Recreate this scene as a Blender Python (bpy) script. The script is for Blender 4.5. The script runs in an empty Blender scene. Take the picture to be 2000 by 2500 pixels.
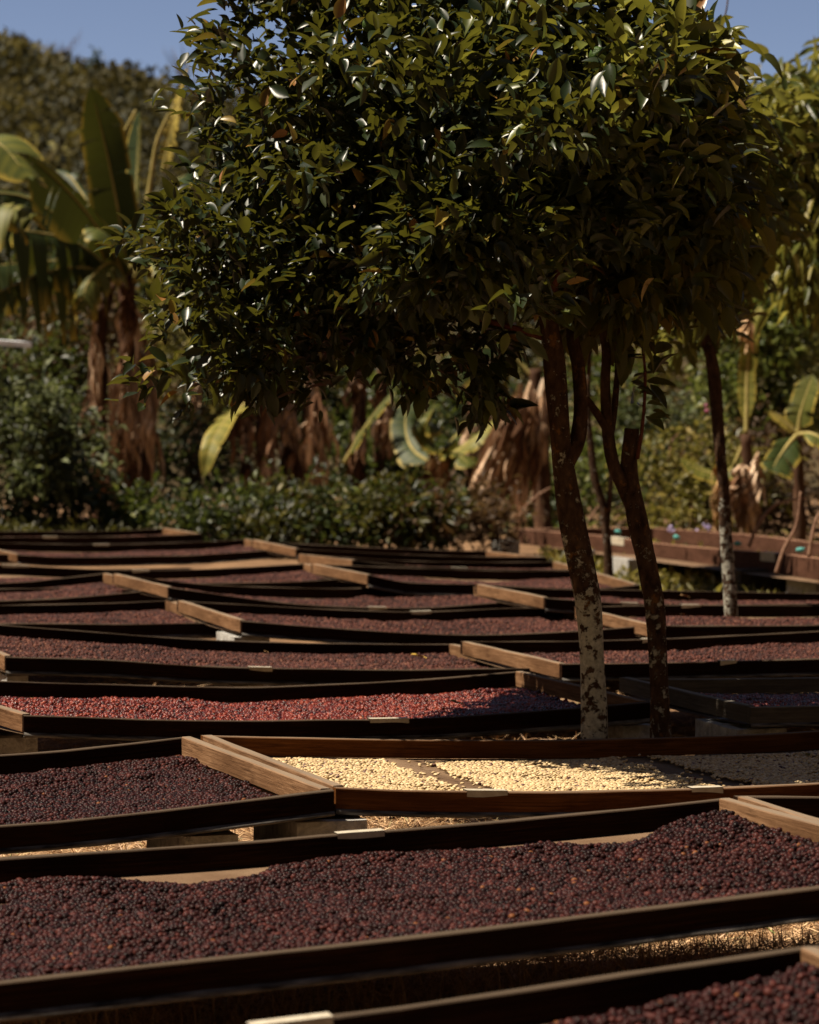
import bpy, math, random
import numpy as np
from mathutils import Vector, Matrix

random.seed(7)
RNG = np.random.default_rng(11)
SC = bpy.context.scene
COL = SC.collection
rad = math.radians

# ------------------------------------------------------------------ camera
F = 7083.0                      # focal length in pixels of the 2000 x 2500 photograph (85 mm, 24 mm wide sensor)
YH = 1010.0                     # horizon
TH = math.atan((1250 - YH) / F)
CT, ST = math.cos(TH), math.sin(TH)
HR = 0.83                       # tray rim below the lens
GZ = -1.117                      # ground below the lens
cam = bpy.data.objects.new('camera', bpy.data.cameras.new('camera'))
COL.objects.link(cam)
cam.data.sensor_fit = 'HORIZONTAL'
cam.data.sensor_width = 24.0
cam.data.lens = 85.0
cam.data.clip_start = 0.1
cam.data.clip_end = 2000
cam.rotation_euler = (math.pi / 2 - TH, 0, 0)
cam.data.dof.use_dof = True
cam.data.dof.focus_distance = 6.9
cam.data.dof.aperture_fstop = 5.6
SC.camera = cam


def ray(px, py):
    a, b = (px - 1000) / F, (1250 - py) / F
    return np.array([a, CT + b * ST, -ST + b * CT])


def P(px, py, D):
    r = ray(px, py)
    return r * (D / r[1])


# ------------------------------------------------------------------ light
world = bpy.data.worlds.new('World')
SC.world = world
world.use_nodes = True
nt = world.node_tree
bg = nt.nodes['Background']
sky = nt.nodes.new('ShaderNodeTexSky')
sky.sky_type = 'NISHITA'
sky.sun_disc = False
SUN_EL, SUN_DIR = 60.0, (-0.995, -0.06)
sky.sun_elevation = rad(SUN_EL)
sky.sun_rotation = math.atan2(SUN_DIR[0], SUN_DIR[1])
sky.altitude = 1500
sky.air_density = 0.5
sky.dust_density = 0.15
sky.ozone_density = 0.6
wb = nt.nodes.new('ShaderNodeMix'); wb.data_type = 'RGBA'; wb.blend_type = 'MULTIPLY'; wb.inputs[0].default_value = 1
wb.inputs[7].default_value = (1.18, 1.0, .92, 1)
nt.links.new(sky.outputs[0], wb.inputs[6])
nt.links.new(wb.outputs[2], bg.inputs[0])
bg.inputs[1].default_value = 0.05
sl = bpy.data.lights.new('sun', 'SUN')
sl.energy = 5.0
sl.angle = rad(0.5)
sl.color = (1.0, 0.87, 0.69)
sun = bpy.data.objects.new('sun', sl)
COL.objects.link(sun)
h = math.cos(rad(SUN_EL))
n_ = math.hypot(*SUN_DIR)
sd = Vector((SUN_DIR[0] / n_ * h, SUN_DIR[1] / n_ * h, math.sin(rad(SUN_EL))))
sun.rotation_euler = sd.to_track_quat('Z', 'Y').to_euler()
SC.view_settings.view_transform = 'Standard'
SC.view_settings.look = 'None'
SC.view_settings.exposure = 1.12
SC.view_settings.gamma = 1
SC.cycles.use_adaptive_sampling = True
SC.cycles.max_bounces = 6
SC.cycles.diffuse_bounces = 3
SC.cycles.transmission_bounces = 4
SC.cycles.sample_clamp_indirect = 4


# ------------------------------------------------------------------ objects
def tag(o, label=None, cat=None, group=None, kind=None):
    if label: o['label'] = label
    if cat: o['category'] = cat
    if group: o['group'] = group
    if kind: o['kind'] = kind
    return o


def empty(name, loc, label, cat, group=None):
    o = bpy.data.objects.new(name, None)
    COL.objects.link(o)
    o.location = loc
    o.empty_display_size = 0.1
    return tag(o, label, cat, group)


def mesh(name, V, Fc, mat, parent=None, attrs=None, smooth=True):
    """V (n,3) world coordinates, Fc (m,3|4) array or list of arrays"""
    V = np.ascontiguousarray(V, dtype=np.float32)
    base = np.zeros(3, np.float32)
    if parent is not None:
        base = np.array(parent.location, np.float32)
    me = bpy.data.meshes.new(name)
    fl = Fc if isinstance(Fc, list) else [Fc]
    fl = [np.asarray(f, np.int32) for f in fl if len(f)]
    li = np.concatenate([f.ravel() for f in fl])
    tot = np.concatenate([np.full(len(f), f.shape[1], np.int32) for f in fl])
    st = np.concatenate([[0], np.cumsum(tot)[:-1]]).astype(np.int32)
    me.vertices.add(len(V))
    me.vertices.foreach_set('co', (V - base).ravel())
    me.loops.add(len(li))
    me.loops.foreach_set('vertex_index', li)
    me.polygons.add(len(tot))
    me.polygons.foreach_set('loop_start', st)
    me.update(calc_edges=True)
    if smooth:
        me.polygons.foreach_set('use_smooth', np.ones(len(tot), bool))
    else:
        me.polygons.foreach_set('use_smooth', np.zeros(len(tot), bool))
    for k, a in (attrs or {}).items():
        a = np.ascontiguousarray(a, np.float32)
        if a.ndim == 1:
            at = me.attributes.new(k, 'FLOAT', 'POINT')
            at.data.foreach_set('value', a)
        else:
            at = me.attributes.new(k, 'FLOAT_VECTOR', 'POINT')
            at.data.foreach_set('vector', a.ravel())
    me.materials.append(mat)
    o = bpy.data.objects.new(name, me)
    COL.objects.link(o)
    if parent is not None:
        o.parent = parent
    return o


class MB:
    """collects shapes into one mesh"""
    def __init__(self): self.v, self.q, self.t, self.a, self.n = [], [], [], {}, 0

    def add(self, V, q=None, t=None, **attrs):
        V = np.asarray(V, float)
        if q is not None and len(q): self.q.append(np.asarray(q) + self.n)
        if t is not None and len(t): self.t.append(np.asarray(t) + self.n)
        self.v.append(V)
        for k, a in attrs.items():
            self.a.setdefault(k, []).append(np.broadcast_to(np.asarray(a, float), (len(V),) + np.shape(a)[1:] if np.ndim(a) else (len(V),)))
        self.n += len(V)

    def build(self, name, mat, parent=None, smooth=True):
        fs = []
        if self.q: fs.append(np.concatenate(self.q))
        if self.t: fs.append(np.concatenate(self.t))
        return mesh(name, np.concatenate(self.v), fs, mat, parent, {k: np.concatenate(a) for k, a in self.a.items()}, smooth)


def ico(sub):
    import bmesh
    bm = bmesh.new()
    bmesh.ops.create_icosphere(bm, subdivisions=sub, radius=1)
    V = np.array([v.co[:] for v in bm.verts])
    T = np.array([[v.index for v in f.verts] for f in bm.faces])
    bm.free()
    return V, T


ICO1, ICO2, ICO3 = ico(1), ico(2), ico(3)


def rot_random(n):
    q = RNG.normal(size=(n, 4))
    q /= np.linalg.norm(q, axis=1)[:, None]
    w, x, y, z = q.T
    return np.stack([np.stack([1 - 2 * (y * y + z * z), 2 * (x * y - z * w), 2 * (x * z + y * w)], 1),
                     np.stack([2 * (x * y + z * w), 1 - 2 * (x * x + z * z), 2 * (y * z - x * w)], 1),
                     np.stack([2 * (x * z - y * w), 2 * (y * z + x * w), 1 - 2 * (x * x + y * y)], 1)], 1)


def frames(d, upish, roll=None):
    """rotation matrices whose columns are (side, along d, normal)"""
    d = d / np.linalg.norm(d, axis=1)[:, None]
    s = np.cross(d, upish)
    s /= np.linalg.norm(s, axis=1)[:, None] + 1e-9
    n = np.cross(s, d)
    if roll is not None:
        c, si = np.cos(roll)[:, None], np.sin(roll)[:, None]
        s, n = s * c + n * si, n * c - s * si
    return np.stack([s, d, n], 2)


def instance(T_V, T_F, pos, R, scale):
    """bake N copies of a template"""
    N, n = len(pos), len(T_V)
    S = np.asarray(scale, float)
    if S.ndim == 1: S = np.repeat(S[:, None], 3, 1)
    V = np.einsum('nij,nkj->nki', R, T_V[None] * S[:, None, :]) + pos[:, None, :]
    Fc = T_F[None] + (np.arange(N) * n)[:, None, None]
    return V.reshape(-1, 3), Fc.reshape(-1, T_F.shape[1])


def vnoise(x, y, seed=0, oct=3):
    r = np.random.default_rng(seed)
    o = np.zeros_like(np.asarray(x, float))
    amp, tot = 1.0, 0
    for k in range(oct):
        for j in range(4):
            a = r.uniform(0, 2 * np.pi); f = 2 ** k * r.uniform(.7, 1.4); p = r.uniform(0, 6.28)
            o = o + amp * np.sin((x * math.cos(a) + y * math.sin(a)) * f + p) / 2.2
        tot += amp; amp *= .55
    return o / tot


def catmull(pts, n):
    p = np.asarray(pts, float)
    p = np.vstack([2 * p[0] - p[1], p, 2 * p[-1] - p[-2]])
    out = []
    for i in range(1, len(p) - 2):
        for t in np.linspace(0, 1, n, endpoint=False):
            a, b, c, d = p[i - 1], p[i], p[i + 1], p[i + 2]
            out.append(.5 * (2 * b + (c - a) * t + (2 * a - 5 * b + 4 * c - d) * t * t + (3 * b - a - 3 * c + d) * t ** 3))
    out.append(p[-2])
    return np.array(out)


def tube(mb, pts, radii, seg=10, n=6, rough=0.0, seed=0, cap=True, **attrs):
    c = catmull(np.column_stack([pts, radii]), n)
    r, c = c[:, 3], c[:, :3]
    T = np.gradient(c, axis=0)
    T /= np.linalg.norm(T, axis=1)[:, None] + 1e-9
    ref = np.array([0.31, 0.95, 0.05])
    s = np.cross(T, ref); s /= np.linalg.norm(s, axis=1)[:, None] + 1e-9
    u = np.cross(s, T)
    a = np.linspace(0, 2 * np.pi, seg, endpoint=False)
    L = np.concatenate([[0], np.cumsum(np.linalg.norm(np.diff(c, axis=0), axis=1))])
    k = 1 + rough * vnoise(np.cos(a)[None] * 2.0 + L[:, None] * 9, np.sin(a)[None] * 2.0 + L[:, None] * 6, seed)
    V = c[:, None] + (s[:, None] * np.cos(a)[None, :, None] + u[:, None] * np.sin(a)[None, :, None]) * (r[:, None] * k)[..., None]
    m = len(c)
    i, j = np.meshgrid(np.arange(m - 1), np.arange(seg), indexing='ij')
    q = np.stack([i * seg + j, i * seg + (j + 1) % seg, (i + 1) * seg + (j + 1) % seg, (i + 1) * seg + j], -1).reshape(-1, 4)
    V = V.reshape(-1, 3)
    t = []
    if cap:
        V = np.vstack([V, c[0], c[-1]])
        t = [[m * seg, (x + 1) % seg, x] for x in range(seg)] + [[m * seg + 1, (m - 1) * seg + x, (m - 1) * seg + (x + 1) % seg] for x in range(seg)]
    mb.add(V, q, t, **attrs)
    return c


# ------------------------------------------------------------------ materials
def newmat(name):
    m = bpy.data.materials.new(name)
    m.use_nodes = True
    b = m.node_tree.nodes['Principled BSDF']
    return m, m.node_tree, b


def nd(t, kind, **kw):
    n = t.nodes.new('ShaderNode' + kind)
    for k, v in kw.items(): setattr(n, k, v)
    return n


def attr(t, name, out='Fac'):
    return nd(t, 'Attribute', attribute_name=name).outputs[out]


def ramp(t, fac, stops):
    r = nd(t, 'ValToRGB')
    e = r.color_ramp.elements
    while len(e) < len(stops): e.new(.5)
    for x, (p, c) in zip(e, stops):
        x.position = p
        x.color = (*c, 1) if len(c) == 3 else c
    t.links.new(fac, r.inputs[0])
    return r.outputs[0]


def noise(t, vec, scale, detail=4, rough=.6):
    n = nd(t, 'TexNoise')
    n.inputs['Scale'].default_value = scale
    n.inputs['Detail'].default_value = detail
    n.inputs['Roughness'].default_value = rough
    if vec is not None: t.links.new(vec, n.inputs['Vector'])
    return n.outputs['Fac']


def mapping(t, vec, scale):
    m = nd(t, 'Mapping')
    m.inputs['Scale'].default_value = scale
    t.links.new(vec, m.inputs[0])
    return m.outputs[0]


def mixc(t, fac, a, b, blend='MIX'):
    m = nd(t, 'Mix', data_type='RGBA', blend_type=blend)
    if isinstance(fac, (int, float)): m.inputs[0].default_value = fac
    else: t.links.new(fac, m.inputs[0])
    for s, v in ((6, a), (7, b)):
        if isinstance(v, tuple): m.inputs[s].default_value = (*v, 1)
        else: t.links.new(v, m.inputs[s])
    return m.outputs[2]


def bump(t, b, hgt, strength, dist=.01):
    n = nd(t, 'Bump')
    n.inputs['Strength'].default_value = strength
    n.inputs['Distance'].default_value = dist
    t.links.new(hgt, n.inputs['Height'])
    t.links.new(n.outputs[0], b.inputs['Normal'])


def wood_mat(name, dark, mid, light, grey):
    m, t, b = newmat(name)
    g = attr(t, 'gc', 'Vector')
    gr = noise(t, mapping(t, g, (4, 130, 130)), 1.6, 7, .7)
    big = noise(t, mapping(t, g, (1.6, 6, 6)), 1.4, 3)
    c = ramp(t, gr, [(.28, dark), (.5, mid), (.75, light)])
    c = mixc(t, ramp(t, big, [(.42, (0, 0, 0)), (.62, (1, 1, 1))]), c, mixc(t, gr, dark, mid))
    stn = noise(t, mapping(t, g, (5, 22, 22)), 1.3, 5, .7)
    c = mixc(t, ramp(t, stn, [(.52, (0, 0, 0)), (.72, (.75, .75, .75))]), c, dark)
    up = nd(t, 'SeparateXYZ')
    t.links.new(nd(t, 'NewGeometry').outputs['True Normal'], up.inputs[0])
    # weathered silver-grey on the exposed upper edge
    topm = ramp(t, up.outputs[2], [(.6, (0, 0, 0)), (.9, (.8, .8, .8))])
    c = mixc(t, topm, c, mixc(t, gr, grey, tuple(x * 1.7 for x in grey)))
    t.links.new(c, b.inputs['Base Color'])
    b.inputs['Roughness'].default_value = .8
    b.inputs['Specular IOR Level'].default_value = .03
    bump(t, b, gr, .5, .004)
    return m


M = {}
M['board'] = wood_mat('shade-darkened board', (.005, .0022, .0011), (.013, .0052, .0024), (.036, .015, .006), (.055, .041, .029))  # long boards near black: the shade on their faces is in the colour
M['bounce_lit'] = wood_mat('warm brown board', (.025, .008, .002), (.10, .036, .009), (.16, .065, .02), (.11, .08, .055))  # lighter, warmer board copy: light bounced off the beans put into the colour
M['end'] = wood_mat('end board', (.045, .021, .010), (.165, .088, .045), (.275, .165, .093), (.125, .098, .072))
M['oldgrey'] = wood_mat('old grey board', (.035, .029, .022), (.085, .072, .058), (.14, .125, .10), (.14, .125, .105))
M['redboard'] = wood_mat('reddish board', (.028, .013, .008), (.072, .034, .022), (.13, .067, .044), (.22, .125, .083))

m, t, b = newmat('netting')
g = attr(t, 'gc', 'Vector')
w1 = nd(t, 'TexWave', bands_direction='X'); w1.inputs['Scale'].default_value = 130; t.links.new(g, w1.inputs[0])
w2 = nd(t, 'TexWave', bands_direction='Y'); w2.inputs['Scale'].default_value = 130; t.links.new(g, w2.inputs[0])
mx = nd(t, 'Math', operation='MAXIMUM'); t.links.new(w1.outputs['Fac'], mx.inputs[0]); t.links.new(w2.outputs['Fac'], mx.inputs[1])
st = noise(t, mapping(t, g, (5, 5, 5)), 1, 5)
c = mixc(t, ramp(t, st, [(.35, (0, 0, 0)), (.7, (1, 1, 1))]), (.115, .07, .042), (.20, .135, .085))
c = mixc(t, ramp(t, mx.outputs[0], [(.2, (0, 0, 0)), (.7, (1, 1, 1))]), (.05, .03, .018), c)
t.links.new(c, b.inputs['Base Color'])
b.inputs['Roughness'].default_value = .8
b.inputs['Specular IOR Level'].default_value = .05
M['net'] = m

m, t, b = newmat('net hem')
g = attr(t, 'gc', 'Vector')
st = noise(t, mapping(t, g, (14, 120, 120)), 1.0, 5)
t.links.new(ramp(t, st, [(.35, (.012, .010, .009)), (.75, (.16, .145, .13))]), b.inputs['Base Color'])
b.inputs['Roughness'].default_value = .7
b.inputs['Specular IOR Level'].default_value = .1
bump(t, b, st, .6, .004)
M['hem'] = m

m, t, b = newmat('tape')
g = nd(t, 'TexCoord').outputs['Object']
t.links.new(ramp(t, noise(t, g, 40, 4), [(.3, (.30, .26, .19)), (.7, (.46, .41, .32))]), b.inputs['Base Color'])
b.inputs['Roughness'].default_value = .5
M['tape'] = m


def cherry_mat(name, stops, rough, spec=.5, coat=0.0):
    m, t, b = newmat(name)
    ti = attr(t, 'tint')
    c = ramp(t, ti, stops)
    n = noise(t, nd(t, 'TexCoord').outputs['Object'], 260, 3)
    c = mixc(t, ramp(t, n, [(.3, (0, 0, 0)), (.7, (.55, .55, .55))]), c, mixc(t, .5, c, (.012, .006, .006)))
    t.links.new(c, b.inputs['Base Color'])
    b.inputs['Roughness'].default_value = rough
    b.inputs['Specular IOR Level'].default_value = spec
    b.inputs['Coat Weight'].default_value = coat
    b.inputs['Coat Roughness'].default_value = .25
    bump(t, b, noise(t, nd(t, 'TexCoord').outputs['Object'], 420, 2), .35, .002)
    return m


M['dark'] = cherry_mat('dark dried cherry', [(0, (.004, .002, .002)), (.35, (.014, .0042, .0034)), (.7, (.037, .0105, .0092)), (.93, (.072, .0205, .0160)), (.985, (.15, .055, .02))], .38, .07)
M['purple'] = cherry_mat('purple dried cherry', [(0, (.009, .004, .004)), (.4, (.042, .0148, .0108)), (.8, (.112, .037, .0255)), (.985, (.20, .09, .055))], .5, .1)
M['red'] = cherry_mat('red cherry', [(0, (.018, .005, .004)), (.3, (.06, .008, .005)), (.6, (.155, .022, .0115)), (.92, (.27, .056, .030)), (1, (.36, .14, .06))], .27, .2, .0)
M['bean'] = cherry_mat('parchment bean', [(0, (.10, .035, .03)), (.045, (.10, .035, .03)), (.06, (.33, .23, .12)), (.5, (.49, .345, .165)), (1, (.62, .475, .265))], .55)


def leaf_mat(name, stops, trans=(.20, .26, .03), tw=.35, rough=.33, spec=.22, vein=True):
    m, t, b = newmat(name)
    ti = attr(t, 'tint')
    c = ramp(t, ti, stops)
    n = noise(t, nd(t, 'TexCoord').outputs['Object'], 35, 2)
    c = mixc(t, .5, c, mixc(t, n, tuple([.4] * 3), tuple([1.5] * 3)), 'MULTIPLY')
    t.links.new(c, b.inputs['Base Color'])
    b.inputs['Roughness'].default_value = rough
    b.inputs['Specular IOR Level'].default_value = spec
    tr = nd(t, 'BsdfTranslucent')
    t.links.new(mixc(t, .55, c, trans), tr.inputs[0])
    mx = nd(t, 'MixShader')
    t.links.new(ramp(t, ti, [(.5, (tw,) * 3), (.92, (min(.55, tw * 2.6),) * 3), (.96, (tw,) * 3)]), mx.inputs[0])
    t.links.new(b.outputs[0], mx.inputs[1])
    t.links.new(tr.outputs[0], mx.inputs[2])
    out = t.nodes['Material Output']
    t.links.new(mx.outputs[0], out.inputs[0])
    return m


M['citrus'] = leaf_mat('citrus leaf', [(0, (.004, .009, .003)), (.4, (.013, .023, .006)), (.68, (.075, .09, .016)), (.93, (.26, .25, .045)), (.975, (.18, .10, .025)), (1, (.20, .09, .03))], (.30, .28, .03), .16, .36, .30)
M['citrus2'] = leaf_mat('second citrus leaf', [(0, (.016, .026, .007)), (.5, (.06, .068, .016)), (.8, (.15, .12, .03)), (1, (.24, .12, .035))], (.22, .19, .02), .38, .38)
M['bush'] = leaf_mat('bush leaf', [(0, (.004, .007, .002)), (.4, (.020, .032, .007)), (.75, (.12, .14, .03)), (1, (.34, .32, .11))], (.16, .20, .03), .2, .42)
M['olive'] = leaf_mat('olive bush leaf', [(0, (.006, .007, .002)), (.4, (.045, .043, .009)), (.75, (.20, .165, .035)), (1, (.34, .25, .08))], (.2, .19, .03), .2, .45)
M['pale'] = leaf_mat('pale weed leaf', [(0, (.006, .009, .004)), (.4, (.034, .044, .017)), (.75, (.15, .17, .075)), (1, (.36, .37, .19))], (.15, .18, .05), .2, .5)
M['brownleaf'] = leaf_mat('brown shrub leaf', [(0, (.03, .017, .008)), (.5, (.08, .045, .02)), (1, (.16, .10, .045))], (.15, .09, .03), .25, .6)
M['mango'] = leaf_mat('mango leaf', [(0, (.012, .022, .005)), (.35, (.06, .072, .013)), (.7, (.23, .21, .04)), (1, (.40, .33, .11))], (.34, .31, .05), .3, .33)
M['hill'] = leaf_mat('hill scrub leaf', [(0, (.010, .012, .005)), (.3, (.022, .024, .008)), (.55, (.050, .043, .015)), (.8, (.085, .070, .018)), (1, (.13, .115, .025))], (.1, .08, .02), .2, .7)

m, t, b = newmat('banana leaf')
ti, ed = attr(t, 'tint'), attr(t, 'edge')
g = attr(t, 'gc', 'Vector')
c = ramp(t, ti, [(0, (.008, .018, .004)), (.5, (.024, .040, .008)), (.8, (.15, .14, .022)), (1, (.36, .27, .06))])
rib = noise(t, mapping(t, g, (60, 1.5, 1)), 1, 3)
c = mixc(t, .6, c, mixc(t, rib, (.5, .5, .5), (1.4, 1.4, 1.4)), 'MULTIPLY')
c = mixc(t, ramp(t, ed, [(.80, (0, 0, 0)), (1, (.8, .8, .8))]), c, (.42, .30, .05))
t.links.new(c, b.inputs['Base Color'])
b.inputs['Roughness'].default_value = .55
b.inputs['Specular IOR Level'].default_value = .2
tr = nd(t, 'BsdfTranslucent')
t.links.new(mixc(t, .4, c, (.20, .19, .025)), tr.inputs[0])
mx = nd(t, 'MixShader'); mx.inputs[0].default_value = .14
t.links.new(b.outputs[0], mx.inputs[1]); t.links.new(tr.outputs[0], mx.inputs[2])
t.links.new(mx.outputs[0], t.nodes['Material Output'].inputs[0])
M['banana'] = m


def simple(name, stops, scale, rough=.8, coord='Object', stretch=(1, 1, 1), bs=.4, tw=0):
    m, t, b = newmat(name)
    v = mapping(t, nd(t, 'TexCoord').outputs[coord], stretch)
    n = noise(t, v, scale, 6, .65)
    c = ramp(t, n, stops)
    t.links.new(c, b.inputs['Base Color'])
    b.inputs['Roughness'].default_value = rough
    b.inputs['Specular IOR Level'].default_value = .08
    bump(t, b, n, bs, .02)
    return m


m, t, b = newmat('dead banana leaf')
n_ = noise(t, mapping(t, nd(t, 'TexCoord').outputs['Object'], (1, 1, .3)), 8, 6, .65)
lo_ = ramp(t, n_, [(.3, (.03, .013, .007)), (.55, (.15, .075, .04)), (.7, (.34, .20, .115))])
hi_ = ramp(t, n_, [(.3, (.10, .055, .032)), (.5, (.46, .31, .20)), (.65, (.72, .56, .41))])
c = mixc(t, ramp(t, nd(t, 'ObjectInfo').outputs['Random'], [(.3, (0, 0, 0)), (.6, (1, 1, 1))]), lo_, hi_)
t.links.new(c, b.inputs['Base Color'])
b.inputs['Roughness'].default_value = .8
b.inputs['Specular IOR Level'].default_value = .08
M['deadleaf'] = m
M['rib'] = simple('leaf rib', [(.3, (.16, .14, .04)), (.7, (.34, .27, .10))], 6, .5)
M['stem'] = simple('banana stem', [(.3, (.018, .010, .007)), (.55, (.07, .035, .02)), (.75, (.17, .10, .06))], 7, .8, 'Object', (3, 3, .6))
M['twig'] = simple('twig bark', [(.3, (.05, .03, .02)), (.7, (.17, .11, .075))], 30, .8)
M['paletwig'] = simple('pale cane', [(.3, (.14, .075, .05)), (.7, (.30, .18, .12))], 20, .7)
M['redbark'] = simple('reddish limb bark', [(.3, (.035, .012, .008)), (.7, (.12, .04, .026))], 40, .6)
M['block'] = simple('concrete block', [(.3, (.19, .18, .17)), (.55, (.34, .33, .31)), (.75, (.47, .46, .43))], 28, .9, bs=.8)
M['soil'] = simple('dry soil', [(.3, (.075, .045, .025)), (.55, (.17, .10, .055)), (.75, (.27, .175, .095))], 3.5, .95)
M['hillsoil'] = simple('hill soil', [(.3, (.03, .025, .012)), (.6, (.07, .05, .025)), (.8, (.12, .08, .045))], .06, .95)
M['metal'] = simple('pale roof sheet', [(.3, (.45, .48, .52)), (.7, (.6, .62, .66))], 3, .4)
M['post'] = simple('dark post', [(.3, (.03, .025, .02)), (.7, (.09, .07, .05))], 12, .8)
M['teal'] = simple('teal plastic', [(.3, (.06, .25, .24)), (.7, (.12, .36, .34))], 9, .5)
M['lilac'] = simple('lilac petals', [(.3, (.25, .2, .36)), (.7, (.4, .34, .5))], 20, .6)
M['fruit'] = simple('green fruit', [(.3, (.02, .04, .012)), (.7, (.05, .085, .02))], 60, .35)

m, t, b = newmat('straw')
ti = attr(t, 'tint')
t.links.new(ramp(t, ti, [(0, (.16, .08, .035)), (.5, (.44, .26, .12)), (.9, (.66, .46, .26)), (1, (.13, .17, .04))]), b.inputs['Base Color'])
b.inputs['Roughness'].default_value = .6
M['straw'] = m


def bark_mat(name, lich_lo, lich_hi):
    m, t, b = newmat(name)
    o = nd(t, 'TexCoord').outputs['Object']
    li = attr(t, 'lichen')
    base = ramp(t, noise(t, mapping(t, o, (1, 1, .5)), 45, 6), [(.3, (.016, .009, .006)), (.55, (.05, .028, .017)), (.75, (.10, .06, .035))])
    n1 = noise(t, o, 34, 8, .68)
    add = nd(t, 'Math', operation='ADD'); t.links.new(n1, add.inputs[0]); t.links.new(li, add.inputs[1])
    msk = ramp(t, add.outputs[0], [(.585, (0, 0, 0)), (.615, (1, 1, 1))])
    pale = ramp(t, noise(t, o, 90, 4), [(.3, lich_lo), (.7, lich_hi)])
    c = mixc(t, msk, base, pale)
    rust = ramp(t, noise(t, o, 26, 3), [(.60, (0, 0, 0)), (.70, (.7, .7, .7))])
    inv = nd(t, 'Math', operation='SUBTRACT'); inv.inputs[0].default_value = 1
    t.links.new(c, b.inputs['Base Color'])
    c2 = mixc(t, rust, base, (.16, .075, .022))
    t.links.new(c2, c.node.inputs[6])
    b.inputs['Roughness'].default_value = .9
    b.inputs['Specular IOR Level'].default_value = .05
    hb = nd(t, 'Math', operation='ADD')
    t.links.new(noise(t, o, 60, 6), hb.inputs[0]); t.links.new(msk, hb.inputs[1])
    bump(t, b, hb.outputs[0], .8, .006)
    return m


M['bark'] = bark_mat('lichen bark', (.20, .19, .155), (.37, .355, .30))

# ------------------------------------------------------------------ trays
PHI = rad(17.0)
U = np.array([math.cos(PHI), math.sin(PHI)])
VV = np.array([-math.sin(PHI), math.cos(PHI)])
W = 1.2
BH, BT = 0.047, 0.024            # board height, thickness


def on_line(px, py, o):
    r = ray(px, py)
    return r * (o / (r[0] * VV[0] + r[1] * VV[1]))


def resample(P3, n):
    d = np.concatenate([[0], np.cumsum(np.linalg.norm(np.diff(P3[:, :2], axis=0), axis=1))])
    # smooth interpolation through the measured rim points
    c = catmull(np.column_stack([P3]), 12)
    dc = np.concatenate([[0], np.cumsum(np.linalg.norm(np.diff(c[:, :2], axis=0), axis=1))])
    s = np.linspace(0, dc[-1], n)
    return np.column_stack([np.interp(s, dc, c[:, k]) for k in range(3)])


def board(name, line, side, mat, parent, hh=BH, tt=BT, seed=0, drop=0.0):
    """rectangular board hung under a rim line; side = unit plan vector pointing to its other face"""
    n = len(line)
    r = np.random.default_rng(seed)
    L = np.concatenate([[0], np.cumsum(np.linalg.norm(np.diff(line, axis=0), axis=1))])
    s3 = np.array([side[0], side[1], 0])
    wob = 0.0012 * vnoise(L * 14, L * 0 + seed, seed + 1)
    wob2 = 0.0012 * vnoise(L * 11, L * 0 + seed, seed + 2)
    up = np.array([0, 0, 1.0])
    e = .0022
    sec = [(0, -e), (e, 0), (tt - e, 0), (tt, -e), (tt, -hh), (0, -hh)]
    V, G = [], []
    off = r.uniform(0, 40)
    for (a, z) in sec:
        V.append(line + s3 * a + up * (z - drop) + np.outer(wob if a < tt / 2 else wob2, up))
        G.append(np.column_stack([L + off, np.full(n, a + off), np.full(n, z)]))
    k = len(sec)
    V = np.stack(V, 1).reshape(-1, 3); G = np.stack(G, 1).reshape(-1, 3)
    q = []
    for i in range(n - 1):
        for j in range(k):
            q.append([i * k + j, (i + 1) * k + j, (i + 1) * k + (j + 1) % k, i * k + (j + 1) % k])
    V = np.vstack([V, V[:k], V[-k:]]); G = np.vstack([G, G[:k], G[-k:]])
    b0 = n * k
    q += [[b0, b0 + 1, b0 + 4, b0 + 5], [b0 + 1, b0 + 2, b0 + 3, b0 + 4], [b0 + k + 5, b0 + k + 4, b0 + k + 1, b0 + k], [b0 + k + 4, b0 + k + 3, b0 + k + 2, b0 + k + 1]]
    return mesh(name, V, np.array(q), mat, parent, {'gc': G}, smooth=False)


TRAYS = {}
ROWO = {}


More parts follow.
